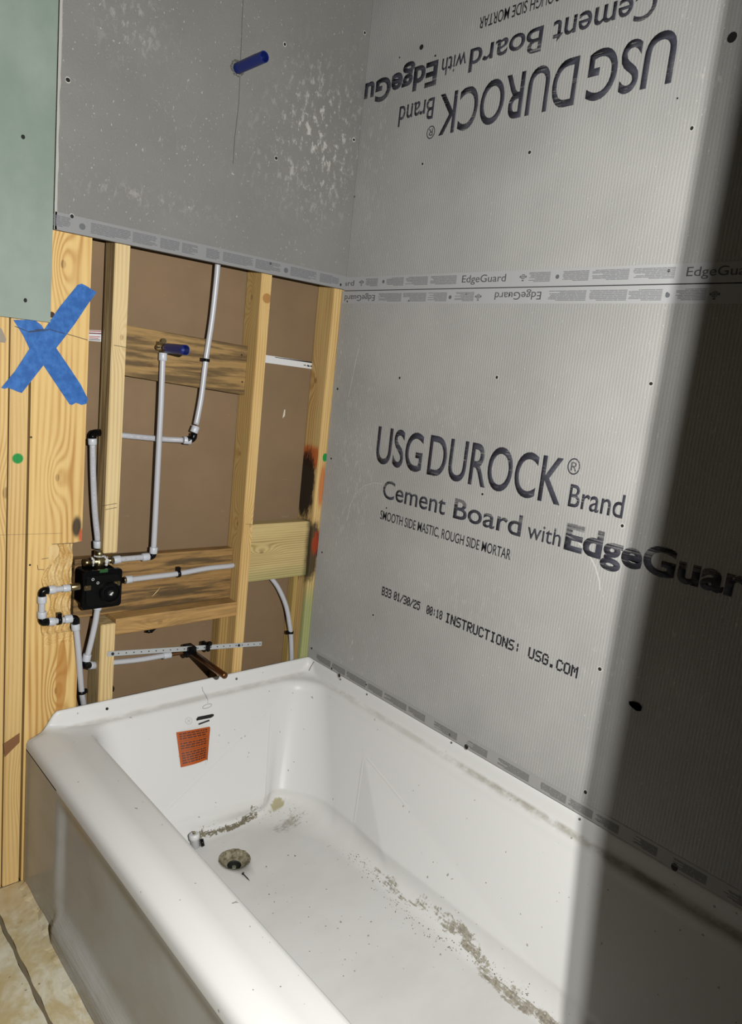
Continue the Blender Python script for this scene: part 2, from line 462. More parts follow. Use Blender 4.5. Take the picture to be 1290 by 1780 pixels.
def wide_extra(m, c):
    pocket = (m.x + .727 + (m.noise((20, 20, 26), 1.0, 3, .6, 2.) - .5) * .03).step(0, .006) * m.z.step(.580, .590) * m.z.step(.790, .780)
    c = m.mix(pocket * .55, c, m.mix(m.noise((110, 110, 26), 1.0, 4, .7, 3.).step(.4, .6), srgb(240, 214, 160), srgb(206, 162, 92)))
    c = m.mix(m.gauss(-.667, .822, .012, .028).step(.28, .75) * .92, c, srgb(40, 32, 28))
    c = m.mix(m.gauss(-.656, .802, .008, .022).step(.45, .8) * .9, c, srgb(200, 84, 52))
    wv = (m.noise((20, 20, 14), 1.0, 2, .5, 5.) - .5) * .25
    drip = ((m.gauss(-.690, .485, .0125, .085) + wv).step(.36, .44) + (m.gauss(-.693, .40, .008, .05) + wv).step(.4, .5)).clamp()
    c = m.mix(drip * .75, c, srgb(190, 132, 60))
    return c
M_wide = wood('wood_wide', srgb(240, 204, 134), srgb(184, 128, 58), 2.0, 140., contrast=.95, knots=((-.70, .93, 8, .02), (-.70, 1.36, 9, .022), (-.69, .45, 9, .02)), extra=wide_extra, warp=3.2)
wide = obj('stud', wide_board(), M_wide)
tag(wide, 'wide yellow pine board with a chiselled notch beside the black valve', 'stud', None)
b2 = lumber('stud', 'narrow pine stud with a green paint dot, left of the wide notched board', 'stud', -.8055, -.7710, YS, .082, .0, 2.40,
       wood('wood_second', PINE, PINE_D, 6.0, 230., knots=((-.725, 1.14, 14, .03), (-.74, .24, 10, .03)), warp=3.4,
            extra=lambda m, c: m.mix((m.x + m.z * -.55 + .915).step(-.010, -.007) * (m.x + m.z * -.55 + .915).step(.010, .007) * .0 + m.gauss(-.789, .97, .0125, .0125).step(.38, .62), c, GRN)))
b3 = lumber('stud', 'pine stud cut off by the left edge, under the green board', 'stud', -.845, -.8085, YS, .082, .0, 2.40,
       wood('wood_third', srgb(234, 200, 134), PINE_D, 9.0, 220., knots=((-.80, .90, 9, .03),), warp=2.4))
# dark bark wane on the second stud
wn = bmesh.new(); vsw = [oY(6, 1293, .0125), oY(34, 1274, .0125), oY(34, 1290, .0125), oY(8, 1316, .0125)]
fa_ = [wn.verts.new(v) for v in vsw]; fb_ = [wn.verts.new(v - Vector((0, .0008, 0))) for v in vsw]; wn.faces.new(fb_)
for i in range(4): wn.faces.new((fa_[i], fa_[(i+1) % 4], fb_[(i+1) % 4], fb_[i]))
bmesh.ops.recalc_face_normals(wn, faces=wn.faces)
obj('bark_patch', wn, simple('bark_brown', srgb(136, 94, 58), .8), b2)

def knot_stud_extra(m, c):
    return c
s2 = lumber('stud', 'pine stud hanging from above, cut off square above the valve', 'stud', -.6065, -.5745, YS, .066, .757, 2.40,
       wood('wood_hanging', PALE, PALE_D, 12.0, 210., knots=((-.575, 1.232, 9, .016),), warp=1.6,
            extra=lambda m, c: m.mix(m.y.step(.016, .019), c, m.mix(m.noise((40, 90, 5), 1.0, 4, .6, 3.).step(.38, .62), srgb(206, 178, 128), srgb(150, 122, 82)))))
s2b = lumber('stud', 'short pine stud under the valve, topped with a bracket strip end', 'stud', -.6045, -.5705, YS, .080, .0, .588,
       wood('wood_short', srgb(232, 206, 150), srgb(188, 146, 86), 15.0, 200., knots=((-.55, .47, 5, .018),), warp=1.8,
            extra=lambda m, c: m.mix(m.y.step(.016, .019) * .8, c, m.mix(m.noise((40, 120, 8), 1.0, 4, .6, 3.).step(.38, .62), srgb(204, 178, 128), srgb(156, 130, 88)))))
def stud4x(m, c):
    dx = (m.x + .229) / .013; dz = (m.z - 1.365) / .012
    k = ((dx * dx + dz * dz) * -1.0).exp().step(.3, .5) * m.y.step(.035, .020)
    c = m.mix(k * .9, c, srgb(178, 126, 66))
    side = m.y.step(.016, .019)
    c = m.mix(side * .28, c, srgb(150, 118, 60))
    return c
s4 = lumber('stud', 'full-height pine stud with a large knot just under the grey board', 'stud', -.2475, -.2185, YS, .081, .0, 2.40,
       wood('wood_tall', PINE, PINE_D, 18.0, 240., knots=((-.205, 1.365, 16, .018), (-.205, .98, 8, .014), (-.215, .80, 9, .014)), warp=1.8, extra=stud4x))
def stud5x(m, c):
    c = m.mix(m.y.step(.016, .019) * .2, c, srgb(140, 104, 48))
    nz = (m.noise((70, 70, 30), 1.0, 4, .75, 4.) - .5) * 1.7
    yy = (m.y - .062) / .046; zz = (m.z - .893) / .105
    blk = ((((yy * yy + zz * zz) * -1.0).exp() + nz * .5).step(.28, .60) * m.y.step(.014, .026)).max((m.gauss(-.018, .715, .024, .095) + nz * .4).step(.28, .6) * .92)
    org = (m.gauss(-.022, .975, .018, .035) * m.y.step(.0135, .02) + nz * .3).step(.25, .7).max(m.gauss(-.006, .90, .012, .07).step(.3, .7) * .8).max(m.gauss(0, .74, .012, .04).step(.3, .6))
    c = m.mix(org * .85, c, ORG)
    c = m.mix(blk * .97, c, BLK)
    c = m.mix((m.gauss(-.010, .735, .012, .036) + nz * .6).step(.25, .7) * .8, c, srgb(170, 60, 24))
    grn = m.gauss(-.004, .978, .009, .013).step(.35, .55) * m.y.step(.022, .018)
    c = m.mix(grn, c, GRN)
    wash = m.z.step(.66, .55) * m.y.step(.03, .018)
    c = m.mix(wash * .6, c, srgb(128, 168, 116))
    return c
s5 = lumber('stud', 'corner pine stud with black, orange and green spray paint', 'stud', -.0260, .020, YS, .082, .0, 2.40,
       wood('wood_corner', PINE, srgb(170, 118, 54), 21.0, 230., knots=((.02, 1.18, 8, .02),), warp=2.6, extra=stud5x))
for o in (b2, b3, s2, s2b, s4, s5, wide): o['group'] = studs

def plank(name, label, pts_bl_br_tr_tl, y0, y1, mat, cat='wood block'):
    """front quad (x,z) corners; depth y0..y1"""
    bm = bmesh.new(); q = pts_bl_br_tr_tl
    a = [bm.verts.new((x, y0, z)) for x, z in q]; b = [bm.verts.new((x, y1, z)) for x, z in q]
    bm.faces.new(a); bm.faces.new(b[::-1])
    for i in range(4): bm.faces.new((a[(i+1) % 4], a[i], b[i], b[(i+1) % 4]))
    bmesh.ops.recalc_face_normals(bm, faces=bm.faces)
    bmesh.ops.bevel(bm, geom=list(bm.edges), offset=.0012, segments=1, affect='EDGES')
    return tag(obj(name, bm, mat), label, cat)
YU = .052
p = lambda u, v, y: (oY(u, v, y).x, oY(u, v, y).z)
up_blk = plank('wood_block', 'weathered brown block between two studs, behind the lower blue cap',
      [(-.5740, p(216, 652, YU)[1]), (-.2478, p(429, 687, YU)[1]), (-.2478, p(432, 602, YU)[1]), (-.5740, p(222, 565, YU)[1])], YU, .081,
      wood('wood_weathered', srgb(176, 142, 90), srgb(118, 84, 46), 25.0, 150., axis='x', gray=.85, contrast=.3, warp=3.0, knots=((1.22, -.50, 5, .02),)))
lo_blk = plank('wood_block', 'weathered brown plank running behind the black valve to the tall stud',
      [(-.6540, .598), (-.2478, .598), (-.2478, .732), (-.6540, .737)], YU, .081,
      wood('wood_weathered_low', srgb(170, 132, 80), srgb(100, 70, 36), 31.0, 150., axis='x', gray=.95, contrast=.3, warp=3.0))
brace = plank('wood_block', 'flat brown cross brace just below the valve plank',
      [(-.5700, .5575), (-.2478, .5600), (-.2478, .5975), (-.5700, .5975)], .014, .081,
      wood('wood_brace', srgb(200, 158, 98), srgb(130, 90, 46), 35.0, 170., axis='x', gray=.4, warp=2.4, knots=((.585, -.46, 9, .018),)))
def rblk(m, c):
    e = (m.x + .045 + (m.noise((30, 30, 30), 1.0, 3, .6, 1.) - .5) * .012).step(0, .02)
    c = m.mix(e * .9, c, srgb(30, 28, 24))
    g_ = m.z.step(.70, .64) * .35
    return m.mix(g_, c, srgb(140, 160, 104))
r_blk = plank('wood_block', 'wide-grained pale block between tall stud and corner stud, black paint at its right end',
      [(-.2180, .645), (-.0262, .645), (-.0262, .800), (-.2180, .800)], .020, .055,
      wood('wood_right_block', srgb(214, 190, 132), srgb(146, 118, 66), 39.0, 300., axis='x', warp=1.6, knots=((.74, -.18, 12, .016),), extra=rblk))
cr = lumber('wood_block', 'short cripple upright under the cross brace, left of the tall stud', 'wood block', -.2760, -.2480, .048, .081, .0, .5565,
       wood('wood_cripple', srgb(186, 152, 92), srgb(120, 88, 44), 42.0, 220., warp=1.6))
for o in (up_blk, lo_blk, brace, r_blk, cr): o['group'] = 'wood blocking between the studs'
cr2 = lumber('wood_block', 'shadowed upright low in the corner bay, behind the curved white tube', 'wood block', oY(507, 1060, .054).x, -.0264, .054, .081, .0, .644,
       wood('wood_corner_low', srgb(190, 162, 98), srgb(130, 104, 54), 47.0, 220., warp=1.4))
cr2['group'] = 'wood blocking between the studs'

def flat_marks(name, polylines, wid, y, mat, parent, plane='y', th=.0004):
    """thin inked lines lying on a plane"""
    bm = bmesh.new()
    for pl in polylines:
        for a, b in zip(pl, pl[1:]):
            a = Vector(a); b = Vector(b); d = (b - a).normalized(); n = Vector((-d.y, d.x)) * wid / 2
            q = [a + n, b + n, b - n, a - n]
            P3 = [((v.x, y, v.y) if plane == 'y' else (y, v.x, v.y)) for v in q]
            bm.faces.new([bm.verts.new(v) for v in P3])
    r = bmesh.ops.extrude_face_region(bm, geom=bm.faces[:])
    for v in r['geom']:
        if isinstance(v, bmesh.types.BMVert):
            if plane == 'y': v.co.y -= th
            else: v.co.x -= th
    bmesh.ops.recalc_face_normals(bm, faces=bm.faces)
    return obj(name, bm, mat, parent)
P2 = lambda u, v, y=YS: (oY(u, v, y).x, oY(u, v, y).z)
flat_marks('marker_line', [[P2(60, 573), P2(84, 573), P2(118, 581), P2(152, 591)]], .0012, YS - .0006, M_ink_solid, wide)
flat_marks('marker_line', [[P2(198, 600, .013), P2(219, 604, .013)]], .001, YS - .0001, M_ink_solid, s2)
flat_marks('marker_line', [[P2(180, 879), P2(203, 875)]], .001, YS - .0001, M_ink_solid, s2)
flat_marks('marker_line', [[P2(183, 886), P2(203, 882)]], .001, YS - .0001, M_ink_solid, s2)
for pl_ in ([P2(90, 946), P2(128, 944)], [P2(72, 972), P2(84, 970)], [P2(65, 982), P2(66, 990)], [P2(66, 990), P2(77, 990)]): flat_marks('marker_line', [pl_], .0009, YS - .0001, M_ink_solid, wide)
flat_marks('pencil_line', [[P2(0, 930), P2(108, 927)]], .0004, YS - .0001, M_ink_solid, wide)
flat_marks('pencil_line', [[P2(427, 911), P2(441, 912)]], .0006, YS - .0001, M_ink_solid, s4)
def knob(par, u, v, y, r, mat, name='nail_head', nrm=(0, -1, 0)):
    p_ = oY(u, v, y); n = Vector(nrm)
    bm = bmesh.new(); cyl(bm, p_ + n * .0008, p_ - n * .001, r, None, 8)
    return obj(name, bm, mat, par)
for (u, v) in ((420, 617), (421, 664)): knob(up_blk, u, v, YU, .0022, M_steel)
for (u, v) in ((52, 982), (54, 760)): knob(wide, u, v, YS, .0022, M_steel)
knob(wide, 90, 547, YS, .006, simple('knot_dark', srgb(66, 42, 22), .8), 'loose_knot')

# ------------------------------------------------------------------ wallboards
end_b = empty('cement_board', 'plain grey cement board above the open studs, blue cap poking out', 'cement board', 'grey cement boards')
up_b = empty('cement_board', 'grey cement board, topmost on the long wall, with upside-down lettering', 'cement board', 'grey cement boards')
low_b = empty('cement_board', 'grey cement board resting on the tub lip, upright lettering', 'cement board', 'grey cement boards')
def ragged_board(x0, x1, z0, z1, y0, y1, seed):
    bm = bmesh.new(); rnd = random.Random(seed); n = 120; a = []; b = []
    for k in range(n + 1):
        z = z0 + (z1 - z0) * k / n
        a.append(bm.verts.new((x0 + rnd.uniform(-.0012, .0012), y0, z))); b.append(bm.verts.new((x1, y0, z)))
    for k in range(n): bm.faces.new((a[k], b[k], b[k+1], a[k+1]))
    be = [e for e in bm.edges if e.is_boundary]
    r = bmesh.ops.extrude_edge_only(bm, edges=be)
    for v in r['geom']:
        if isinstance(v, bmesh.types.BMVert): v.co.y = y1
    bmesh.ops.recalc_face_normals(bm, faces=bm.faces)
    return bm
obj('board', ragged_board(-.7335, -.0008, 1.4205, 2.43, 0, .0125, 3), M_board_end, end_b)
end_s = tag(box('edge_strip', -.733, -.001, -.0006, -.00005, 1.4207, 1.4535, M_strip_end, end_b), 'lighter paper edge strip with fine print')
box('board', .0, .0125, -1.52, .0115, 1.4185, 2.43, M_board_up, up_b)
up_s = box('edge_strip', -.0006, -.00005, -1.515, .008, 1.4187, 1.4515, M_strip, up_b)
box('board', .0, .0125, -1.52, .0115, .4045, 1.4166, M_board_low, low_b)
low_s = box('edge_strip', -.0006, -.00005, -1.515, .008, 1.3850, 1.4164, M_strip, low_b)
foot_s = box('edge_strip', -.0006, -.00005, -1.515, .008, .4047, .4330, simple('edge_wrap_dirty', (.40, .395, .375), .7), low_b)
# pale crumbled edge of the end board beside the green board, crack line and corner joint
cb = bmesh.new(); rnd = random.Random(2); prev = None
for k in range(60):
    z = 1.4205 + k * .0165
    a = cb.verts.new((-.7345, -.0006, z)); b = cb.verts.new((-.7300 + rnd.uniform(-.0012, .0010), -.0006, z))
    c_ = cb.verts.new((-.7290 + rnd.uniform(-.001, .001), .0001, z))
    if prev: cb.faces.new((prev[0], prev[1], b, a)); cb.faces.new((prev[1], prev[2], c_, b))
    prev = (a, b, c_)
tag(obj('crumbled_edge', cb, simple('crumbled_core', (.50, .50, .47), .95), end_b), 'pale crumbled edge')
flat_marks('crack', [[P2(405, 285, 0), P2(408, 240, 0), P2(415, 180, 0), P2(418, 110, 0), P2(421, 30, 0), P2(424, -30, 0)]], .0011, -.0001, simple('crack_dark', (.10, .095, .09), .9), end_b)

# green board
gb = empty('green_wallboard', 'pale green moisture board at the upper left, beside the grey board', 'wallboard')
box('board', -1.30, -.7375, -.0025, .0115, 1.2440, 2.43, M_green, gb)

# screws in the boards
def make_screw():
    bm = bmesh.new(); cyl(bm, Vector((0, -.0006, 0)), Vector((0, .0005, 0)), .0034, .0034, 10); return bm
scr_me = bpy.data.meshes.new('screw'); b_ = make_screw(); b_.to_mesh(scr_me); b_.free(); scr_me.materials.append(M_hole)
ring_me = bpy.data.meshes.new('screw_rim'); b_ = bmesh.new(); 
cyl(b_, Vector((0, -.00025, 0)), Vector((0, .0003, 0)), .0050, .0046, 10); b_.to_mesh(ring_me); b_.free(); ring_me.materials.append(M_dust)
def screws(parent, lst, plane):
    for (u, v, s) in lst:
        q = oX(u, v, 0) if plane == 'x' else oY(u, v, 0 if parent is not gb else -.0025)
        for me, nm in ((scr_me, 'screw'), (ring_me, 'dust_ring')):
            if nm == 'dust_ring' and (s < .85 or parent is gb): continue
            if s > 1.6 and nm == 'dust_ring': continue
            o = bpy.data.objects.new(nm, me); C.objects.link(o); o.parent = parent
            o.location = q; o.scale = (s * random.uniform(.85, 1.1), 1.0 + (.3 if nm == 'screw' else 0), s * random.uniform(.9, 1.15))
            if plane == 'x': o.rotation_euler = (0, 0, -PI / 2)
screws(up_b, [(735,285,.9),(921,265,1),(1203,223,1.0),(695,160-60,0.5),(1178,171,.5),(1163,471,.8),(616,342,.8),(757,97,.7)], 'x')
screws(up_b, [(733,82,1.7),(1273,65,2.6)], 'x')
screws(low_b, [(695,657,.8),(864,656,1.),(1132,667,1.),(839,859,.85),(1082,914,.95),(649,1069,.85),(1043,1163,1.1),(1018,1377,1.1),(577,1162,1.),(637,1190,.7),(782,1277,.9),(587,676,.8),(576,797,.7),(560,960,.7),(542,1127,.8),(811,511,.5),(711,523,.6),(886,513,.8),(604,524,.8),(672,883,.6),(1160,511,.9)], 'x')
screws(low_b, [(590,1162+12,1.6),(811,1298,1.6),(1173,1507,2.0)], 'x')
screws(end_b, [(118,139,1.2),(125,376,1.1),(495,77,1.),(480,275,1.),(615,243,1.),(470,458,.9),(592,495,1.),(634,57,1.),(617,342,.6)], 'y')
screws(gb, [(40,238,1.2),(44,522,1.1)], 'y')
# larger ragged knock-out in the shaded part of the lower board
kb = bmesh.new(); kk = [oX(u, v, -.0008) for u, v in ((1093,1219),(1101,1219),(1110,1222),(1116,1229),(1114,1236),(1107,1236),(1099,1230),(1094,1225))]
kb.faces.new([kb.verts.new(q) for q in kk]); bmesh.ops.solidify(kb, geom=kb.faces[:], thickness=-.0006); tag(obj('ragged_hole', kb, M_hole, low_b), 'ragged black hole')

# ------------------------------------------------------------------ lettering
def font_mesh(s, bold=0.0):
    cu = bpy.data.curves.new('t', 'FONT'); cu.body = s; cu.size = 1.0; cu.offset = bold; cu.resolution_u = 6
    o = bpy.data.objects.new('t', cu); C.objects.link(o)
    dg = bpy.context.evaluated_depsgraph_get(); me = bpy.data.meshes.new_from_object(o.evaluated_get(dg))
    bpy.data.objects.remove(o); bpy.data.curves.remove(cu); return me
_h = font_mesh('H'); CAP = max(v.co.y for v in _h.vertices)
def letters(name, s, a0, a1, zbase, zcap, mat, parent, plane='x', bold=0.0, off=-.0004, label=None):
    me = font_mesh(s, bold)
    xs = [v.co.x for v in me.vertices]; lo, hi = min(xs), max(xs)
    for v in me.vertices:
        a = a0 + (v.co.x - lo) / (hi - lo) * (a1 - a0); z = zbase + v.co.y / CAP * (zcap - zbase)
        v.co = (off, a, z) if plane == 'x' else (a, off, z)
    me.update()
    bm = bmesh.new(); bm.from_mesh(me)
    r = bmesh.ops.extrude_face_region(bm, geom=bm.faces[:])
    for v in r['geom']:
        if isinstance(v, bmesh.types.BMVert):
            if plane == 'x': v.co.x -= .00015
            else: v.co.y -= .00015
    bpy.data.meshes.remove(me)
    o = obj(name, bm, mat, parent)
    if label: o['label'] = label
    return o
L = lambda *a, **k: letters('printed_lettering', *a, **k)
L('USG', -.186, -.348, .998, 1.086, M_ink, low_b, bold=.012)
L('DUROCK', -.368, -.738, .998, 1.088, M_ink, low_b, bold=.010)
L('\u00ae', -.742, -.770, 1.062, 1.092, M_ink, low_b)
L('Brand', -.756, -.874, 1.000, 1.043, M_ink, low_b, bold=.008)
L('Cement', -.227, -.440, .914, .958, M_ink_lo, low_b, bold=.008)
L('Board', -.466, -.656, .914, .958, M_ink_lo, low_b, bold=.012)
L('with', -.672, -.753, .916, .950, M_ink_lo, low_b, bold=.004)
L('EdgeGuard', -.762, -1.150, .916, .965, M_ink_lo, low_b, bold=.034)
L('SMOOTH SIDE MASTIC, ROUGH SIDE MORTAR', -.227, -.639, .859, .881, M_ink_solid, low_b, bold=.006)
L('USG', -.826, -.655, 1.836, 1.752, M_ink, up_b, bold=.012)
L('DUROCK', -.632, -.272, 1.836, 1.752, M_ink, up_b, bold=.010)
L('\u00ae', -.266, -.240, 1.776, 1.750, M_ink, up_b)
L('Brand', -.254, -.139, 1.836, 1.792, M_ink, up_b, bold=.008)
L('Cement', -.775, -.560, 1.912, 1.867, M_ink_up, up_b, bold=.012)
L('Board', -.536, -.347, 1.912, 1.867, M_ink_up, up_b, bold=.012)
L('with', -.337, -.265, 1.912, 1.876, M_ink_up, up_b, bold=.004)
L('EdgeGu', -.252, -.002, 1.912, 1.864, M_ink_up, up_b, bold=.034)
L('SMOOTH SIDE MASTIC, ROUGH SIDE MORTAR', -.775, -.363, 1.970, 1.948, M_ink_solid, up_b, bold=.006)
# dot-matrix date line: each glyph from a 5 x 7 grid
G57 = {'B':'11110 10001 10001 11110 10001 10001 11110','3':'11110 00001 00001 01110 00001 00001 11110','0':'01110 10001 10011 10101 11001 10001 01110','1':'00100 01100 00100 00100 00100 00100 01110',
'/':'00001 00001 00010 00100 01000 10000 10000','2':'01110 10001 00001 00110 01000 10000 11111','5':'11111 10000 11110 00001 00001 10001 01110','8':'01110 10001 10001 01110 10001 10001 01110',':':'00000 00100 00100 00000 00100 00100 00000',
'I':'01110 00100 00100 00100 00100 00100 01110','N':'10001 11001 11001 10101 10011 10011 10001','S':'01111 10000 10000 01110 00001 00001 11110','T':'11111 00100 00100 00100 00100 00100 00100','R':'11110 10001 10001 11110 10100 10010 10001',
'U':'10001 10001 10001 10001 10001 10001 01110','C':'01110 10001 10000 10000 10000 10001 01110','O':'01110 10001 10001 10001 10001 10001 01110','G':'01110 10001 10000 10111 10001 10001 01110','.':'00000 00000 00000 00000 00000 01100 01100','M':'10001 11011 10101 10101 10001 10001 10001'}
def dots(s, a0, a1, zb, zt, parent):
    bm = bmesh.new(); n = len(s); cw = (a1 - a0) / n; px = abs(cw) / 6; pz = (zt - zb) / 7
    for i, ch in enumerate(s):
        if ch not in G57: continue
        for r, row in enumerate(G57[ch].split()):
            for c_, b in enumerate(row):
                if b == '1':
                    y = a0 + cw * (i + (c_ + .5) / 6); z = zt - pz * (r + .5); w_ = px * .60; h = pz * .60
                    bx(bm, -.0007, -.0001, y - w_, y + w_, z - h, z + h)
    o = obj('printed_lettering', bm, M_ink_solid, parent); o['kind'] = 'stuff'; return o
dots('B33', -.264, -.300, .670, .692, low_b); dots('01/30/25', -.308, -.401, .671, .692, low_b); dots('00:18', -.422, -.474, .671, .692, low_b)
dots('INSTRUCTIONS:', -.483, -.700, .670, .693, low_b); dots('USG.COM', -.719, -.840, .670, .693, low_b)

# edge strips: words, emblems, punched dots and rows of print too small to read
def ey(u, z): 
    r0, r1 = oX(u, 480, 0), oX(u, 520, 0)
    t = (z - r0.z) / (r1.z - r0.z); return r0.y + (r1.y - r0.y) * t
L('EdgeGuard', ey(804, 1.437), ey(880, 1.437), 1.4300, 1.4450, M_text_strip, up_s, bold=0, off=-.0009)
L('EdgeGuard', -.914, -1.036, 1.4300, 1.4450, M_text_strip, up_s, off=-.0009)
L('ard', .006, -.034, 1.4300, 1.4430, M_text_strip, up_s, off=-.0009)
L('EdgeGuard', -.120, -.002, 1.4060, 1.3920, M_text_strip, low_s, off=-.0009)
L('EdgeGuard', -.621, -.503, 1.4080, 1.3930, M_text_strip, low_s, off=-.0009)
def fine(blocks, plane, z0, z1, parent, mat, off=-.0009, rows=8):
    bm = bmesh.new(); rnd = random.Random(int(abs(z0) * 1000))
    for (a, b) in blocks:
        lo, hi = min(a, b), max(a, b); ph = (z1 - z0) / rows
        for r in range(rows):
            z = z0 + ph * (r + .5); e = hi - (hi - lo) * rnd.choice((0, 0, .02, .08, .0, .3) if r else (.4, .2))
            x = lo
            while x < e - .002:
                l_ = min(rnd.uniform(.006, .028), e - x)
                if plane == 'x': bx(bm, off, off + .0003, x, x + l_, z - ph * .27, z + ph * .27)
                else: bx(bm, x, x + l_, off, off + .0003, z - ph * .27, z + ph * .27)
                x += l_ + .0012
    o = obj('fine_print', bm, mat, parent); o['kind'] = 'stuff'; return o
bl = lambda lst, z: [(ey(a, z), ey(b, z)) for a, b in lst]
fine(bl([(636,657),(672,702),(706,744),(749,794),(920,957),(979,1024),(1030,1094),(1101,1174)], 1.437), 'x', 1.4270, 1.4465, up_s, M_fine)
fine(bl([(658,698),(701,741),(744,777),(791,824),(954,1019),(1025,1090),(1093,1151),(1175,1228)], 1.40), 'x', 1.3900, 1.4100, low_s, M_fine)
M_fine_low = simple('fine_print_dirty', srgb(112, 112, 110), .7)
fb = []; y_ = -.03
rnd = random.Random(9)
while y_ > -1.3:
    w_ = rnd.uniform(.045, .085); fb.append((y_, y_ - w_)); y_ -= w_ + rnd.choice((.006, .008, .03))
fine(fb, 'x', .409, .4265, foot_s, M_fine_low)
def px_(u, v): return oY(u, v, 0).x
eb = [(88, 122, 385), (156, 227, 400), (229, 274, 412), (277, 312, 422), (315, 344, 428), (357, 382, 438), (386, 440, 448), (443, 488, 455), (504, 551, 465), (555, 590, 478)]
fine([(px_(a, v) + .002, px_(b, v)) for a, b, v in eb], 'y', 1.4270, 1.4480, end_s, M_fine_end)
def emblem(parent, y, z, r=.0055, mat=None):
    bm = bmesh.new(); n = 18
    for (ra, rb_) in ((r, r * .74), (r * .42, r * .2)):
        o_ = [(bm.verts.new((-.0010, y + ra * math.cos(2*PI*k/n), z + ra * math.sin(2*PI*k/n))), bm.verts.new((-.0010, y + rb_ * math.cos(2*PI*k/n), z + rb_ * math.sin(2*PI*k/n)))) for k in range(n)]
        for k in range(n): bm.faces.new((o_[k][0], o_[(k+1) % n][0], o_[(k+1) % n][1], o_[k][1]))
    for dy in (-1, 1): bx(bm, -.001, -.0008, y + dy * r * 1.45 - .0012, y + dy * r * 1.45 + .0012, z - .002, z + .002)
    bx(bm, -.001, -.0008, y - r * .5, y + r * .5, z - r * 1.7, z - r * 1.3)
    return obj('emblem', bm, M_text_strip, parent)
for (u, z, pb) in ((629, 1.438, up_s), (910, 1.438, up_s), (832, 1.400, low_s), (1243, 1.400, low_s)): emblem(pb, ey(u, z), z, .0050)
def punch(parent, q, plane, r):
    bm = bmesh.new()
    n = Vector((-1, 0, 0)) if plane == 'x' else Vector((0, -1, 0))
    cyl(bm, q + n * .0003, q + n * .0010, r, r, 14); return obj('punched_dot', bm, M_punch, parent)
for (u, z, pb) in ((667, 1.4375, up_s), (969.5, 1.436, up_s), (783, 1.399, low_s), (1161, 1.399, low_s)): punch(pb, Vector((0, ey(u, z), z)), 'x', .0042)
for (u, v) in ((143, 394), (497, 470)): punch(end_s, oY(u, v, 0), 'y', .0062)
# pale arc scratches on the lower board
M_scr = simple('scratch_pale', srgb(206, 204, 198), .8)
arc = [(603,905),(608,880),(617,860),(632,845),(650,839),(664,841)]
flat_marks('scratch', [[(oX(u, v).y, oX(u, v).z) for u, v in arc]], .0012, -.0001, M_scr, low_b, 'x')
arc2 = [(985,930),(1005,942),(1022,960),(1035,985),(1042,1010),(1043,1026)]
flat_marks('scratch', [[(oX(u, v).y, oX(u, v).z) for u, v in arc2]], .0030, -.0001, M_scr, low_b, 'x')
flat_marks('scratch', [[(oX(u, v).y, oX(u, v).z) for u, v in ((626,598),(618,630),(606,690))]], .0007, -.0001, M_scr, low_b, 'x')

# ------------------------------------------------------------------ bathtub
tub = empty('bathtub', 'white enamelled alcove bathtub, dusty inside, below the grey boards', 'bathtub')
XF, XW, YW, YH = -.762, .0125, .0120, -1.522
def sstep(t): t = max(0, min(1, t)); return t * t * (3 - 2 * t)
DRAIN = oZ(408, 1493, .060)
def rring(x0, x1, y0, y1, r, zf, zw, nl=190, ns=110, nc=16):
    """rounded rectangle, counter-clockwise, corners: r = (front-end, wall-end, wall-head, front-head)"""
    pts = []
    def side(a, b, n): 
        for k in range(n): pts.append(a + (b - a) * k / n)
    def corner(cx_, cy_, r_, a0):
        for k in range(nc):
            t = a0 + (PI / 2) * k / nc; pts.append(Vector((cx_ + r_ * math.cos(t), cy_ + r_ * math.sin(t), 0)))
    r1, r2, r3, r4 = r
    # start front-end corner bottom (x0, y1-r1) going along the front toward the head is -y; go clockwise by angle instead
    corner(x0 + r4, y0 + r4, r4, PI)                       # front-head
    side(Vector((x0 + r4, y0, 0)), Vector((x1 - r3, y0, 0)), ns)
    corner(x1 - r3, y0 + r3, r3, 1.5 * PI)
    side(Vector((x1, y0 + r3, 0)), Vector((x1, y1 - r2, 0)), nl)
    corner(x1 - r2, y1 - r2, r2, 0)
    side(Vector((x1 - r2, y1, 0)), Vector((x0 + r1, y1, 0)), ns)
    corner(x0 + r1, y1 - r1, r1, .5 * PI)
    side(Vector((x0, y1 - r1, 0)), Vector((x0, y0 + r4, 0)), nl)
    for q in pts:
        t = sstep((q.x + .742) / .045)
        q.z = zf + (zw - zf) * t
    return pts
rings = []
def R_(x0, zf, wo, zw, r, rw=None, head=None):
    rw = r if rw is None else rw
    h = (YH - wo * -1 * 1) if head is None else head
    rings.append(rring(x0, wo, h, wo - (XW - YW), (r * .72, rw, rw, r), zf, zw))
# (front x, front z | wall offset, wall z)
R_(-.762, .325, .0125, .392, .003, .010, YH)
R_(-.762, .338, .0125, .399, .003, .010, YH)
R_(-.7590, .3475, .0105, .4025, .006, .012, YH + .002)
R_(-.7530, .3540, .0070, .4015, .010, .014, YH + .005)
R_(-.7430, .3580, .0045, .3960, .014, .018, YH + .007)
R_(-.7300, .3590, .0025, .3850, .020, .022, YH + .009)
R_(-.7150, .3575, .0000, .3720, .030, .030, YH + .012)
R_(-.6950, .3555, -.0030, .3630, .042, .045, YH + .016)
R_(-.6700, .3545, -.0065, .3590, .060, .065, YH + .022)
R_(-.6500, .3540, -.0100, .3575, .070, .080, YH + .030)
R_(-.6430, .3530, -.0130, .3560, .074, .088, YH + .036)
R_(-.6390, .3500, -.0160, .3525, .078, .092, YH + .042)
R_(-.6360, .3450, -.0185, .3470, .080, .095, YH + .048)
R_(-.6345, .3380, -.0205, .3390, .082, .097, YH + .054)
NW = 84
ZB = .062
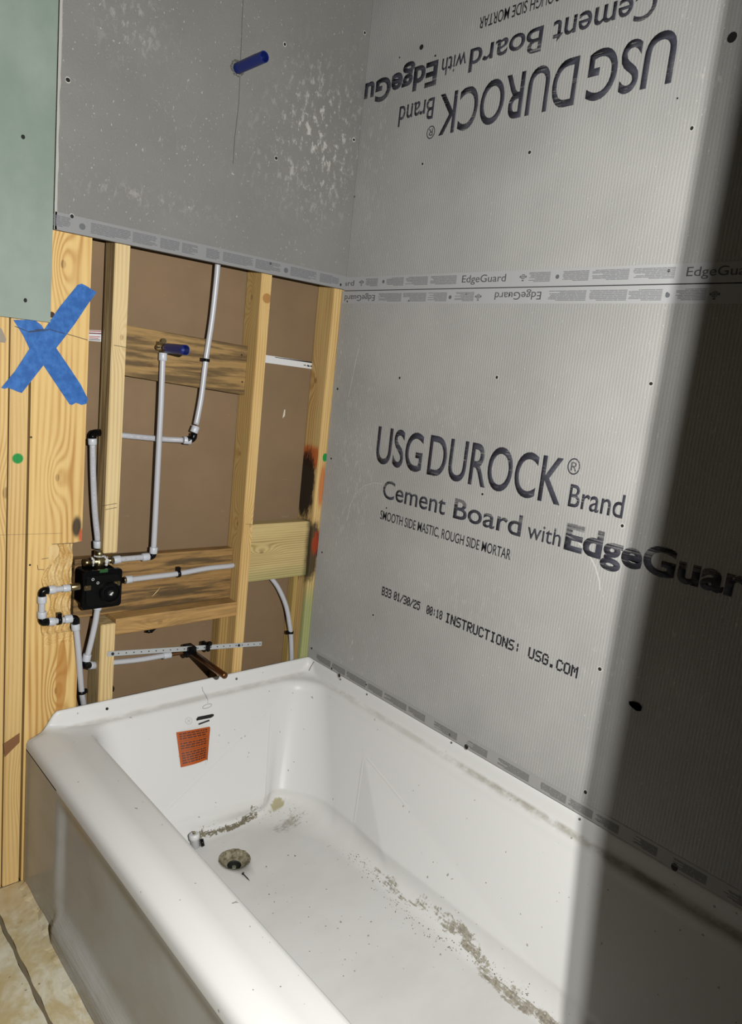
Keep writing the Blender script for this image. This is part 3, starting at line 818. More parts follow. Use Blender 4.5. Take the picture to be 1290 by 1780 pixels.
def prof(t):    # t 0..1 down the basin wall -> (inset fraction, z)
    # straight slope then a fillet to the floor
    if t < .72:
        s = t / .72; return s * .60, .338 - (.338 - .118) * s
    a = (t - .72) / .28 * (PI / 2)
    return .60 + .40 * (1 - math.cos(a)) ** 1.0 * 1.0, .118 - (.118 - ZB) * math.sin(a)
for k in range(1, NW + 1):
    f_, z = prof(k / NW)
    x0 = -.6345 + f_ * .045; x1 = -.0205 - f_ * .135; y1 = -.0210 - f_ * .150; y0 = YH + .054 + f_ * .26
    rr_ = .082 + f_ * .03
    rings.append(rring(x0, x1, y0, y1, (rr_ * .75, rr_ + .015 + f_ * .085, rr_ + .02, rr_ + .01), z, z))
# faceted wedges moulded into the end wall and the long wall
def seg_side(p_, a, b): return ((b[0]-a[0])*(p_[1]-a[1]) - (b[1]-a[1])*(p_[0]-a[0])) / math.hypot(b[0]-a[0], b[1]-a[1])
APEX = oY(474, 1236, -.050); LOWL = oY(284, 1411, -.10); LOWR = oY(455, 1400, -.155)
A2, L2, R2 = oX(628, 1312, -.055), oX(600, 1440, -.13), oX(686, 1418, -.11)
for ri in range(14, len(rings)):
    for q in rings[ri]:
        if q.y > -.34 and q.x < .0 and q.z > .063:
            d1 = -seg_side((q.x, q.z), (LOWL.x, LOWL.z), (APEX.x, APEX.z)); d2 = seg_side((q.x, q.z), (LOWR.x, LOWR.z), (APEX.x, APEX.z))
            h = max(0, d1) * (1 if d2 > 0 else 1 - sstep(-d2 / .045)) * (1 - sstep((-.18 - q.y) / .12))
            q.y -= .26 * h * sstep((q.z - .060) / .045)
        if -.25 > q.y > -1.2 and q.x > -.20 and q.z > .066:
            d1 = seg_side((-q.y, q.z), (-L2.y, L2.z), (-A2.y, A2.z)); d2 = seg_side((-q.y, q.z), (-A2.y, A2.z), (-R2.y, R2.z))
            h = min(-d1, -d2)
            if h > 0: q.x -= .09 * h * sstep((q.z - .062) / .06)
# floor closing in on the drain
last = rings[-1]; dr = .0345
for k in range(1, 25):
    t = k / 24; ring = []
    for q in last:
        a = math.atan2(q.y - DRAIN.y, q.x - DRAIN.x)
        c_ = Vector((DRAIN.x + dr * math.cos(a), DRAIN.y + dr * math.sin(a), .0585))
        v = q.lerp(c_, t); v.z = ZB + (.0585 - ZB) * t; ring.append(v)
    rings.append(ring)
for (rr_, z) in ((.0335, .0570), (.030, .052)):
    rings.append([Vector((DRAIN.x + rr_ * math.cos(math.atan2(q.y - DRAIN.y, q.x - DRAIN.x)), DRAIN.y + rr_ * math.sin(math.atan2(q.y - DRAIN.y, q.x - DRAIN.x)), z)) for q in last])
bm = bmesh.new(); vr = [[bm.verts.new(q) for q in r] for r in rings]
for a, b in zip(vr, vr[1:]):
    n = len(a)
    for k in range(n):
        try: bm.faces.new((a[k], a[(k+1) % n], b[(k+1) % n], b[k]))
        except ValueError: pass
bmesh.ops.recalc_face_normals(bm, faces=bm.faces)
bm.normal_update()
up_f = sum(f.normal.z * f.calc_area() for f in bm.faces)
if up_f < 0: bmesh.ops.reverse_faces(bm, faces=bm.faces)
bvh = BVHTree.FromBMesh(bm)
shell = obj('basin', bm, M_tub, tub, True)
def oT(u, v):
    r = ray(u, v).normalized(); hit, nrm, _, _ = bvh.ray_cast(CAM, r)
    if nrm.dot(r) > 0: nrm = -nrm
    return hit, nrm
# apron with its recessed panel and kick step
def apron():
    bm = bmesh.new(); ys = [0.0115 - k * (1.5335 / 160) for k in range(161)]
    zs = [.003 + .325 * k / 48 for k in range(49)]; g = []
    for z in zs:
        row = []
        for y in ys:
            x = XF
            py = sstep((-.185 - y) / .035) * sstep((y + 1.40) / .035)
            pz = sstep((z - (.040 + .0)) / .055) * sstep((.330 - z) / .05)
            x += .009 * py * pz
            x -= .013 * sstep((-.195 - y) / .012) * sstep((.080 - z) / .045)
            row.append(bm.verts.new((x, y, z)))
        g.append(row)
    for a, b in zip(g, g[1:]):
        for i in range(len(a) - 1): bm.faces.new((a[i], a[i+1], b[i+1], b[i]))
    # returns at both ends and foot
    for col in (0, -1):
        vv = [r[col] for r in g]; w2 = [bm.verts.new((XF + .05, v.co.y, v.co.z)) for v in vv]
        for i in range(len(vv) - 1):
            bm.faces.new((vv[i], vv[i+1], w2[i+1], w2[i]) )
    bmesh.ops.recalc_face_normals(bm, faces=bm.faces)
    return bm
M_apron = Mat('white_enamel_apron_shaded', .2, 0, .5)
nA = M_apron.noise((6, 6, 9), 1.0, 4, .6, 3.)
M_apron.color(M_apron.mix(nA.step(.35, .7) * .35, (.50, .495, .475), srgb(158, 148, 126)))  # same enamel as the basin, with shade put into a darker base
stk = M_apron.noise((8, 5, 160), 1.0, 4, .7, 5.).step(.48, .66) * M_apron.z.step(.10, .02) * M_apron.y.step(-.12, -.17)
M_apron.nt.links.new((stk * .35 + .2 + nA * .12).k, M_apron.b.inputs['Roughness'])
M_apron.bump(M_apron.noise((10, 7, 170), 1.0, 3, .7, 5.) * M_apron.z.step(.10, .03) * M_apron.y.step(-.19, -.22) + nA * .3, .6, .004)
M_apron = M_apron.m
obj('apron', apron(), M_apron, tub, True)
# mortar smeared along the foot of the apron
mb = bmesh.new(); rnd = random.Random(8); prev = None
for k in range(110):
    y = -.004 - k * .0085; wv = .011 + .004 * math.sin(k * .37) + .003 * math.sin(k * 1.3 + 1) + rnd.uniform(0, .002) + (.014 if y < -.19 else .0); hv = .006 + .002 * math.sin(k * .5)
    r3 = [mb.verts.new((XF - wv, y, .0005)), mb.verts.new((XF - wv * .5, y, hv * .6)), mb.verts.new((XF - .0003, y, hv + .002)), mb.verts.new((XF - .0003, y, -.001))]
    if prev:
        for i in range(3): mb.faces.new((prev[i], prev[i+1], r3[i+1], r3[i]))
    prev = r3
bmesh.ops.recalc_face_normals(mb, faces=mb.faces)
tag(obj('mortar_bead', mb, M_floor1, floor))
# drain: dirty conical seat, throat painted near black for the shade of a deeper pipe
db = bmesh.new(); rnd = random.Random(4); n = 40; pr = [(.0375, .0600), (.0340, .0592), (.030, .054), (.0235, .0475), (.0165, .0435)]
rr2 = [[db.verts.new((DRAIN.x + (r_ + rnd.uniform(-.0008, .0012) * (1 if i < 2 else .3)) * math.cos(2*PI*k/n), DRAIN.y + (r_ + rnd.uniform(-.0008, .0012) * (1 if i < 2 else .3)) * math.sin(2*PI*k/n), z + rnd.uniform(-.0003, .0005))) for k in range(n)] for i, (r_, z) in enumerate(pr)]
for a, b in zip(rr2, rr2[1:]):
    for k in range(n): db.faces.new((a[k], a[(k+1) % n], b[(k+1) % n], b[k]))
mD = Mat('drain_grime', .8, 0, .3); nD = mD.noise((90, 90, 90), 1.0, 5, .7, 1.)
mD.color(mD.mix(nD.step(.35, .65), srgb(96, 88, 66), srgb(168, 160, 136))); mD.bump(nD, .6, .002)
seat = tag(obj('drain_seat', db, mD.m, tub, True), 'dirty grey drain seat')
dc = bmesh.new(); n = 28; tr_ = [[dc.verts.new((DRAIN.x + q * math.cos(2*PI*k/n), DRAIN.y + q * math.sin(2*PI*k/n), z)) for k in range(n)] for q, z in ((.0170, .0440), (.0160, .0410), (.0155, .0050))]
for a, b in zip(tr_, tr_[1:]):
    for k in range(n): dc.faces.new((a[k], a[(k+1) % n], b[(k+1) % n], b[k]))
dc.faces.new(tr_[-1]); obj('drain_throat', dc, simple('throat_painted_shade', (.018, .018, .015), .6), seat)
dn = bmesh.new(); cyl(dn, Vector((DRAIN.x + .002, DRAIN.y + .003, .0060)), Vector((DRAIN.x + .002, DRAIN.y + .003, .0370)), .0060, .0050, 12); obj('drain_stub', dn, simple('drain_green_grey', srgb(110, 116, 100), .5), seat)
# things stuck in / printed on the tub surface
def patch(uvs, off, name, mat, parent, th=.0006):
    bm = bmesh.new(); f = []
    for u, v in uvs:
        h, nn = oT(u, v); f.append(bm.verts.new(h + nn * off))
    bm.faces.new(f); 
    r = bmesh.ops.extrude_face_region(bm, geom=bm.faces[:]); h, nn = oT(*uvs[0])
    for v in r['geom']:
        if isinstance(v, bmesh.types.BMVert): v.co += nn * th
    bmesh.ops.recalc_face_normals(bm, faces=bm.faces)
    return obj(name, bm, mat, parent)
tag(patch([(341,1250),(344,1246),(369,1241),(372,1242),(371,1245),(366,1248),(345,1252),(342,1253)], .0002, 'overflow_slot', M_hole, tub), 'black overflow slot')
def stroke(lines, wid, name, mat, parent):
    bm = bmesh.new()
    for pl in lines:
        hs = [oT(u, v) for u, v in pl]
        for (a, na), (b, nb) in zip(hs, hs[1:]):
            s = (b - a).cross(na).normalized() * wid / 2
            bm.faces.new([bm.verts.new(v) for v in (a + s + na*.0005, b + s + nb*.0005, b - s + nb*.0005, a - s + na*.0005)])
    return obj(name, bm, mat, parent)
el = [(360 + 8 * math.cos(t) , 1227.5 + 3.3 * math.sin(t) - 2.4 * math.cos(t)) for t in [2*PI*k/16 for k in range(17)]]
stroke([el, [(352.5,1200),(351,1194)], [(352,1200),(357,1208),(361,1216),(361,1222)]], .0009, 'pen_drawing', M_punch, tub)
# small overflow caption, strokes only
stroke([[(345,1259),(364,1252)]], .0042, 'caption_print', M_ink_solid, tub)
stroke([[(328+6*math.cos(t), 1253+6*math.sin(t)) for t in [2*PI*k/14 for k in range(15)]], [(325,1256),(331,1250)], [(325,1250),(331,1256)]], .0008, 'faint_mark', simple('faint_grey', srgb(178, 178, 174), .6), tub)
# flange screws / rivets
for (u, v) in ((186, 1232), (411, 1180), (592, 1181), (638, 1207), (785, 1291), (1008, 1424)):
    hn = oT(u, v)
    if hn[0] is None: continue
    bm = bmesh.new(); cyl(bm, hn[0] - hn[1] * .0005, hn[0] + hn[1] * .0012, .0034 if u < 500 else .0026, None, 10); obj('flange_screw', bm, M_hole if u == 186 else M_punch, tub)
# the joint of the lip at the corner
stroke([[(546,1150),(541,1158),(537,1166)]], .0022, 'lip_joint', simple('joint_dirt', srgb(120, 112, 94), .8), tub)

# orange warning sticker with a curled right edge
def sticker():
    (tl, n0), (tr, n1), (bl_, n2), (br, n3) = oT(306, 1273), oT(362, 1263), oT(314, 1334), oT(357, 1320)
    bm = bmesh.new(); back = bmesh.new(); N, K = 22, 8; g = []
    uv = []
    for j in range(K + 1):
        row = []
        for i in range(N + 1):
            s = i / N; t = j / K
            q = tl.lerp(tr, s).lerp(bl_.lerp(br, s), t); nn = n0
            lift = .0012 + .012 * math.sin(PI * min(1, s * .95)) * (.5 + .5 * t) + .010 * max(0, s - .5) ** 1.5
            row.append(bm.verts.new(q + nn * lift))
        # curled back part
        for i in range(1, 8):
            a = i / 7 * PI * 1.05; e = row[N].co; d = (tr - tl).normalized(); cr_ = .0045
            row.append(bm.verts.new(e + d * (cr_ * math.sin(a)) + n0 * (-cr_ * (1 - math.cos(a)) * .9) - Vector((0, 0, 1)) * (.0015 * i)))
        g.append(row)
    for a, b in zip(g, g[1:]):
        for i in range(len(a) - 1):
            f = bm.faces.new((a[i], a[i+1], b[i+1], b[i])); f.smooth = True
            f.material_index = 0 if i < N else (0 if i < N + 3 else 1)
    return bm, tl, tr, bl_, br, n0, g
stk_root = empty('warning_sticker', 'orange sticker with curled edge on the drain end of the white tub', 'sticker')
bm, tl, tr, bl_, br, n0, g = sticker()
GP = [[v.co.copy() for v in row] for row in g]
patch([(360,1294),(366,1266),(369,1268),(368,1316),(357,1329)], .0006, 'backing_paper', M_whitepl, stk_root)
so = obj('sheet', bm, simple('sticker_orange', srgb(186, 88, 30), .55, 0, .2), stk_root); so.data.materials.append(M_whitepl)
lb = bmesh.new(); rnd = random.Random(3)
def gpt(s, t):
    fi = s * 22; fj = t * 8; i = min(int(fi), 21); j = min(int(fj), 7); a, b = fi - i, fj - j
    return GP[j][i].lerp(GP[j][i+1], a).lerp(GP[j+1][i].lerp(GP[j+1][i+1], a), b)
for r in range(13):
    t = .07 + r * .069
    if r in (3, 7): 
        s = .05
        seg = [(s, .95)]
    else:
        seg = []; s = .07
        while s < .9:
            l_ = rnd.uniform(.05, .16); seg.append((s, min(.93, s + l_))); s += l_ + .025
    for a, b in seg:
        m_ = max(1, int((b - a) / .08)); hh = .020 if r not in (3, 7) else .006
        for k in range(m_):
            s0, s1 = a + (b - a) * k / m_, a + (b - a) * (k + 1) / m_
            q = [gpt(s0, t - hh), gpt(s1, t - hh), gpt(s1, t + hh), gpt(s0, t + hh)]
            lb.faces.new([lb.verts.new(v + n0 * .0005) for v in q])
obj('fine_print', lb, simple('sticker_print', srgb(84, 38, 16), .6), so)['kind'] = 'stuff'

# small things lying in the tub
def lie(name, label, cat, u, v): 
    o = empty(name, label, cat); return o, *oT(u, v)
o, h, nn = lie('loose_screw', 'small dark screw lying on the tub floor below the drain', 'screw', 427, 1526)
a, _ = oT(423, 1521); b, _ = oT(434, 1532); up = Vector((0, 0, 1))
bm = bmesh.new(); sweep(bm, [a + up * .0022, a.lerp(b, .7) + up * .0018, b + up * .0012], [.0013, .0013, .0003], 8); obj('shank', bm, M_steel, o)
bm = bmesh.new(); d = (a - b).normalized(); cyl(bm, a + up * .0028, a + up * .0028 + d * .0018, .0018, .0034, 10); obj('head', bm, M_steel, o)
o, h, nn = lie('plastic_plug', 'white cylindrical plug with a brass pin, at the tub floor behind the front rim', 'plug', 340, 1473)
h = Vector((h.x, h.y, h.z)); ax = Vector((-.12, .18, 1)).normalized()
hp = oZ(341, 1466, .075); hp.z = .066
bm = bmesh.new(); sweep(bm, [hp, hp + ax * .020, hp + ax * .021, hp + ax * .032, hp + ax * .034], [.0105, .0105, .0125, .0125, .010], 18); obj('body', bm, M_whitepl, o)
bm = bmesh.new(); cyl(bm, hp + ax * .034, hp + ax * .0385, .0035, .003, 10); obj('pin', bm, M_brass, o)
bm = bmesh.new(); cc = hp + Vector((.011, -.004, .008)); cyl(bm, cc, cc + Vector((.006, -.003, .002)), .0095, .0085, 18); obj('rubber_ring', bm, M_black, o)

# crumbs of mortar in the tub
cm = bmesh.new(); rnd = random.Random(12)
def crumb(u, v, s):
    h, nn = oT(u, v)
    if h is None: return
    m_ = bmesh.ops.create_icosphere(cm, subdivisions=1, radius=s)
    sc3 = Vector((rnd.uniform(.7, 1.4), rnd.uniform(.7, 1.4), rnd.uniform(.35, .7)))
    for v_ in m_['verts']: v_.co = Vector((v_.co.x * sc3.x, v_.co.y * sc3.y, v_.co.z * sc3.z)) * rnd.uniform(.8, 1.2) + h + nn * s * .3
def path_crumbs(pl, n, spread, s0, s1):
    for _ in range(n):
        i = rnd.randrange(len(pl) - 1); t = rnd.random()
        crumb(pl[i][0] + (pl[i+1][0] - pl[i][0]) * t + rnd.gauss(0, spread), pl[i][1] + (pl[i+1][1] - pl[i][1]) * t + rnd.gauss(0, spread * .7), rnd.uniform(s0, s1))
path_crumbs([(345,1450),(390,1440),(410,1432),(432,1420)], 150, 3.0, .0006, .0018)
path_crumbs([(425,1424),(433,1418)], 60, 2.5, .0008, .0018)
path_crumbs([(600,1480),(640,1510),(680,1560)], 90, 9, .0005, .0014)
path_crumbs([(680,1560),(740,1620),(820,1660),(930,1735)], 160, 10, .0005, .0014)
path_crumbs([(455,1420),(500,1405),(520,1425)], 50, 8, .0004, .0012)
for _ in range(60): crumb(rnd.uniform(440, 900), rnd.uniform(1480, 1750), rnd.uniform(.0004, .0012))
for (u, v, s) in ((346,1420,.0018),(501,1487,.0016),(513,1488,.0018),(463,1507,.002),(468,1555,.0022),(375,1395,.001)): crumb(u, v, s)
tag(obj('mortar_crumbs', cm, simple('crumb_grey', srgb(128, 118, 94), .9)), 'scattered grey mortar crumbs along the tub floor edges', 'crumbs', kind='stuff')

# ------------------------------------------------------------------ plumbing
PR = .0066
def tube(name, ctrl, label, group=None, root=None, r=PR, mat=None, n=12):
    t = root or empty(name, label, 'water pipe', group)
    bm = bmesh.new(); sweep(bm, curve_pts(ctrl, n), r, 16); obj('tube', bm, mat or M_pex, t, True)
    return t
def collar(root, a, b, r=.0094, mat=None, name='sleeve'):
    a, b = Vector(a), Vector(b); d = (b - a)
    bm = bmesh.new(); sweep(bm, [a, a + d * .08, a + d * .5, a + d * .92, b], [r * .93, r, r, r, r * .93], 18); return obj(name, bm, mat or M_collar, root)
def elbow(root, c, a, b, r=.0082):
    """black elbow at c with arms toward a and b"""
    c, a, b = Vector(c), Vector(a), Vector(b); da = (a - c).normalized(); db_ = (b - c).normalized()
    la, lb_ = (a - c).length, (b - c).length; q = min(la, lb_) * .6
    pts = [a] + [((1-t)**2) * (c + da * q) + 2 * t * (1-t) * c + t * t * (c + db_ * q) for t in [k / 8 for k in range(9)]] + [b]
    bm = bmesh.new(); sweep(bm, pts, r, 14); return obj('elbow', bm, M_black, root, False)
def clip(root, c, d, r=.0105, w_=.008, name='pipe_clip', back=None):
    """black pipe clip: band round the pipe and a nailed foot"""
    c = Vector(c); d = Vector(d).normalized(); bm = bmesh.new()
    cyl(bm, c - d * w_ / 2, c + d * w_ / 2, r, None, 14)
    f = back if back is not None else Vector((.012, 0, 0)); f = Vector(f)
    e = c + f; s = .0045
    bx(bm, min(c.x, e.x) - (s if abs(f.x) < 1e-4 else 0), max(c.x, e.x) + (s if abs(f.x) < 1e-4 else 0), c.y - .003, c.y + .007, min(c.z, e.z) - s * .9, max(c.z, e.z) + s * .9)
    return obj(name, bm, M_black, root)
def pipe_print(root, pts, off=(0, -1, 0), seed=1):
    bm = bmesh.new(); rnd = random.Random(seed); cp = curve_pts(pts, 40); o_ = Vector(off).normalized()
    for a, b in zip(cp, cp[1:]):
        if rnd.random() < .25: continue
        d = (b - a); 
        if d.length < 1e-6: continue
        side = d.cross(o_).normalized(); m_ = a + d * .1; e = a + d * .75; hh = rnd.uniform(.001, .0024)
        for s in (-1, 1):
            q = [m_ + side * hh * s, e + side * hh * s, e + side * (hh - .0008) * s, m_ + side * (hh - .0008) * s]
            bm.faces.new([bm.verts.new(v + o_ * (PR + .0001)) for v in q])
    return obj('tubing_print', bm, M_pexink, root)
V = lambda u, v, y: oY(u, v, y)
YP = .042
pg = 'white water tubing in the open wall'
# A: riser from the elbow up behind the grey board
A = [V(338, 758, YP), V(341, 738, YP), V(350, 690, YP), V(358, 625, YP), V(368, 560, YP - .002), V(375, 500, YP - .006), V(379, 455, YP - .008), V(384, 380, YP - .008)]
pA = tube('water_pipe', A[1:], 'white riser tube curving up behind the grey board', pg)
collar(pA, V(336.5, 752, YP), V(341, 741, YP)); elbow(pA, V(336, 764, YP), V(337.5, 753, YP), V(325, 764, YP))
clip(pA, V(358.5, 626, YP), A[3] - A[2], .0085, .007, back=(-.013, 0, 0))
# B: cross tube behind the hanging stud: runs behind it (y larger)
YQ = .074
B = [V(318, 765, YP + .004), V(280, 763, .060), V(215, 757, YQ), V(186, 754, YQ), V(170, 752, .060)]
pB = tube('water_pipe', B, 'level white tube passing behind the hanging stud', pg)
collar(pB, V(319, 765, YP + .004), V(332, 766, YP)); collar(pB, V(173, 752, .060), V(184, 755, .066), .0090)
pipe_print(pB, B[:3])
# C: left vertical from the black elbow down to the brass tee
YC = .040
Cc = [V(161, 772, YC), V(162, 830, YC), V(165, 890, YC), V(170, 940, YC)]
pC = tube('water_pipe', Cc, 'white tube with dark lettering, left of the hanging stud, feeding the brass tee', pg)
collar(pC, V(160.5, 762, YC), V(161, 773, YC)); collar(pC, V(169.5, 940, YC), V(170, 952, YC)); elbow(pC, V(161, 753, YC + .004), V(161, 763, YC), V(174, 752, .058))
pipe_print(pC, Cc, (-.3, -1, 0), 4)
# D: vertical from blue stub down to lower elbow
YD = .032
D = [V(283, 622, YD), V(280, 700, YD), V(276, 780, YD), V(271, 880, YD), V(267, 955, YD)]
pD = tube('water_pipe', D, 'straight white tube hanging from the lower blue cap', pg)
collar(pD, V(283.5, 613, YD), V(283, 627, YD)); collar(pD, V(267.5, 951, YD), V(266.5, 962, YD)); elbow(pD, V(265.5, 967, YD), V(266.5, 960, YD), V(257, 968, YD))
# E: short from tee to the elbow
E_ = [V(200, 973, .028), V(255, 968, YD)]
pE = tube('water_pipe', E_, 'short white tube right of the brass tee', pg); collar(pE, V(197, 974, .028), V(209, 972, .028)); collar(pE, V(247, 969, YD), V(259, 967.5, YD)); pipe_print(pE, E_, (0, -1, .1), 7)
# F: outlet to right, entering the tall stud
F_ = [V(222, 1008, .030), V(262, 1003, .034), V(310, 997, .038), V(360, 988, .040), V(398, 984, .044), V(418, 984, .050)]
F_[-1] = Vector((-.2480, .046, F_[-2].z + .0005))
pF = tube('water_pipe', F_, 'white tube running from the valve to the tall stud, over the weathered plank', pg)
collar(pF, V(214, 1008.5, .028), V(221, 1008, .030), .0075, M_brass, 'brass_nipple'); collar(pF, V(218, 1008, .030), V(229, 1006.5, .031), .0092)
clip(pF, V(310, 997, .038), F_[3] - F_[2], .0095, .007, back=(0, 0, .012))
# G: left loop from valve round the notch and down
YG = .004
pG = empty('water_pipe', 'white tube loop with three black elbows in front of the chiselled notch', 'water pipe', pg)
G_ = [[V(122, 1022, .002), V(84, 1026, YG)], [V(73, 1036, YG), V(72, 1076, YG)], [V(84, 1081, YG), V(125, 1076, YG)], [V(132, 1086, YG), V(136, 1130, .004), V(139, 1170, .012), V(142, 1203, .024), V(147, 1232, .040)]]
for ct in G_:
    bm = bmesh.new(); sweep(bm, curve_pts(ct, 8), PR, 16); obj('tube', bm, M_pex, pG, True)
collar(pG, V(123, 1021, .000), V(139, 1019, -.002), .0082, M_brass, 'brass_nipple'); collar(pG, V(109, 1023, .002), V(122, 1022, .001), .0080)
collar(pG, V(84, 1025.5, YG), V(96, 1024.5, YG)); collar(pG, V(73, 1036, YG), V(73, 1048, YG)); collar(pG, V(73, 1063, YG), V(73, 1074, YG))
collar(pG, V(84, 1081, YG), V(95, 1080, YG)); collar(pG, V(112, 1077, YG), V(125, 1075, YG)); collar(pG, V(131, 1084, YG), V(132, 1095, YG))
elbow(pG, V(73, 1027, YG), V(84, 1026, YG), V(73, 1037, YG)); elbow(pG, V(73, 1082, YG), V(73, 1073, YG), V(84, 1081, YG)); elbow(pG, V(132, 1075, YG), V(124, 1075.5, YG), V(132, 1086, YG))
clip(pG, V(103, 1078, YG), V(110, 1078, YG) - V(100, 1079, YG), .0100, .007, back=(0, 0, .012)); clip(pG, V(142, 1203, .024), Vector((0, 0, 1)), .0090, .007, back=(.013, 0, 0))
# H: down from the valve, elbow, through the short stud
YH_ = .020
H_ = [V(170, 1054, .020), V(166, 1080, YH_), V(159, 1112, YH_), V(152, 1140, YH_)]
pH = tube('water_pipe', H_, 'white tube dropping from under the valve to a black elbow', pg)
collar(pH, V(171, 1050, .020), V(169.5, 1060, .020), .0088, name='sleeve'); collar(pH, V(152, 1137, YH_), V(149.5, 1149, YH_)); elbow(pH, V(148, 1155, .026), V(149.5, 1148, .022), V(157, 1157, .034))
collar(pH, V(155, 1156.5, .032), V(166, 1156.5, .042), .0092)
# I: tube right of the short stud to the copper spout
I0 = Vector((-.5700, .047, V(190, 1152, .047).z))
I_ = [I0, V(240, 1147, .045), V(288, 1139, .043)]
pI = tube('water_pipe', I_, 'white tube behind the perforated strip, right of the short stud', pg); collar(pI, V(284, 1140, .043), V(297, 1138, .042), .0085)
pJ = empty('spout_pipe', 'copper spout pipe clamped behind the perforated strip, pointing at the tub', 'pipe')
bm = bmesh.new(); J0, J1 = V(295, 1138, .042), V(328, 1132, .036)
tip_dir = Vector((0, -1, 0)); JL = J1 + Vector((0.004, -.004, 0))
# solve the length so that the tip comes at its place
tl_ = None
for k in range(400):
    q = JL + tip_dir * (k * .0005)
    vv = RM.transposed() @ (q - CAM); uu = 645 + F * vv.x / -vv.z
    if uu >= 392: tl_ = q; break
tl_ = tl_ or JL + tip_dir * .1
sweep(bm, curve_pts([J0, J0.lerp(J1, .6), J1, JL], 6), .0052, 14); obj('feed_tube', bm, M_copper, pJ, True)
bm = bmesh.new(); sweep(bm, [JL + Vector((0, .006, 0)), tl_ - tip_dir * .004, tl_ - tip_dir * .0015, tl_], [.0078, .0078, .007, .004], 16); obj('stub_tube', bm, M_copper, pJ, True)
# K: arc in the corner bay
K_ = [V(468, 1000, .0665), V(484, 1022, .058), V(497, 1052, .048), V(503, 1082, .043), V(506, 1110, .042), V(507, 1160, .042), V(507, 1200, .042)]
pK = tube('water_pipe', K_, 'white tube curving down to the tub in the corner bay', pg); clip(pK, V(505, 1099, .042), Vector((0, 0, 1)), .0088, .006, back=(-.012, 0, 0))
# clips left alone
bk = empty('pipe_clip', 'lone black pipe clip under the cross brace', 'pipe clip'); bm = bmesh.new(); q = V(263, 1094, .040)
sweep(bm, [q + Vector((-.011, 0, -.002)), q + Vector((0, 0, -.006)), q + Vector((.011, 0, .004))], .004, 8); bx(bm, q.x - .010, q.x + .010, q.y - .003, q.y + .003, q.z - .001, q.z + .004); obj('band', bm, M_black, bk)
bk2 = empty('pipe_clip', 'dark clip with shiny screw beside the short stud, near the tub lip', 'pipe clip'); q = V(200, 1196, .03); q.x = -.5690
bm = bmesh.new(); cyl(bm, q, q + Vector((.006, 0, 0)), .0085, .0075, 14); obj('band', bm, M_black, bk2); bm = bmesh.new(); cyl(bm, q + Vector((.006, 0, 0)), q + Vector((.0085, 0, 0)), .0035, None, 10); obj('screw', bm, M_brass, bk2)

# perforated strip with its black clamps
ps = empty('perforated_strip', 'galvanised perforated metal strip screwed across the short and tall studs', 'metal strip')
SA, SB = V(187, 1137, .0110), V(455, 1119, .0110); d = (SB - SA); Ln = d.length; d.normalize(); up_ = Vector((0, 0, 1)); sw = .0062
bm = bmesh.new(); nh = 23
q4 = [SA - up_ * sw, SB - up_ * sw, SB + up_ * sw, SA + up_ * sw]
a4 = [bm.verts.new(v) for v in q4]; b4 = [bm.verts.new(v + Vector((0, .0015, 0))) for v in q4]
bm.faces.new(a4); bm.faces.new(b4[::-1])
for i in range(4): bm.faces.new((a4[(i+1)%4], a4[i], b4[i], b4[(i+1)%4]))
bmesh.ops.recalc_face_normals(bm, faces=bm.faces); obj('strip', bm, M_galv, ps)
hm = bpy.data.meshes.new('hole'); b_ = bmesh.new(); cyl(b_, Vector((0, -.0003, 0)), Vector((0, .0003, 0)), .0016, None, 10); b_.to_mesh(hm); b_.free(); hm.materials.append(M_hole)
for k in range(nh):
    if k == 0: continue
    o = bpy.data.objects.new('hole', hm); C.objects.link(o); o.parent = ps; o.location = SA + d * (.0075 + (Ln - .013) * k / (nh - 1))
for t in (.012, .83 * Ln): 
    bm = bmesh.new(); c_ = SA + d * t; cyl(bm, c_ + Vector((0, -.002, 0)), c_ + Vector((0, .003, 0)), .0035, None, 12); obj('screw', bm, M_steel, ps)
for (u, v, wd) in ((333, 1130, .022), (361, 1125, .009)):
    q = V(u, v, .008); bm = bmesh.new(); bx(bm, q.x - wd / 2, q.x + wd / 2, q.y - .007, q.y + .026, q.z - .010, q.z + .009, .0015)
    if wd > .01: bx(bm, q.x - wd / 2 - .006, q.x - wd / 2 + .003, q.y - .006, q.y + .01, q.z - .016, q.z - .004, .001)
    else: bx(bm, q.x - .001, q.x + .009, q.y - .006, q.y + .004, q.z + .004, q.z + .014, .001)
    obj('clamp', bm, M_black, ps)

# shower valve
vr_ = empty('shower_valve', 'black square shower valve body with brass fittings, on the weathered plank', 'shower valve')
vc = V(177, 1023, .000)
def rot_plate(o): pass
def rounded_plate(cx_, cz_, w_, h_, r_, y0, y1, tilt=0.0):
    bm = bmesh.new(); pts = []
    for (sx, sz, a0) in ((1, 1, 0), (-1, 1, 90), (-1, -1, 180), (1, -1, 270)):
        for k in range(7):
            a = math.radians(a0 + 90 * k / 6); pts.append(((w_/2 - r_) * sx + r_ * math.cos(a), (h_/2 - r_) * sz + r_ * math.sin(a)))
    ct, st_ = math.cos(tilt), math.sin(tilt); pts = [(cx_ + x * ct - z * st_, cz_ + x * st_ + z * ct) for x, z in pts]
    a = [bm.verts.new((x, y0, z)) for x, z in pts]; b = [bm.verts.new((x, y1, z)) for x, z in pts]
    bm.faces.new(a[::-1] if False else a); bm.faces.new(b[::-1]); n = len(a)
    for k in range(n): bm.faces.new((a[(k+1)%n], a[k], b[k], b[(k+1)%n]))
    bmesh.ops.recalc_face_normals(bm, faces=bm.faces); 
    return bm
pl_bm = rounded_plate(vc.x, vc.z, .088, .088, .008, -.004, .006)
obj('cover_plate', pl_bm, M_black, vr_)
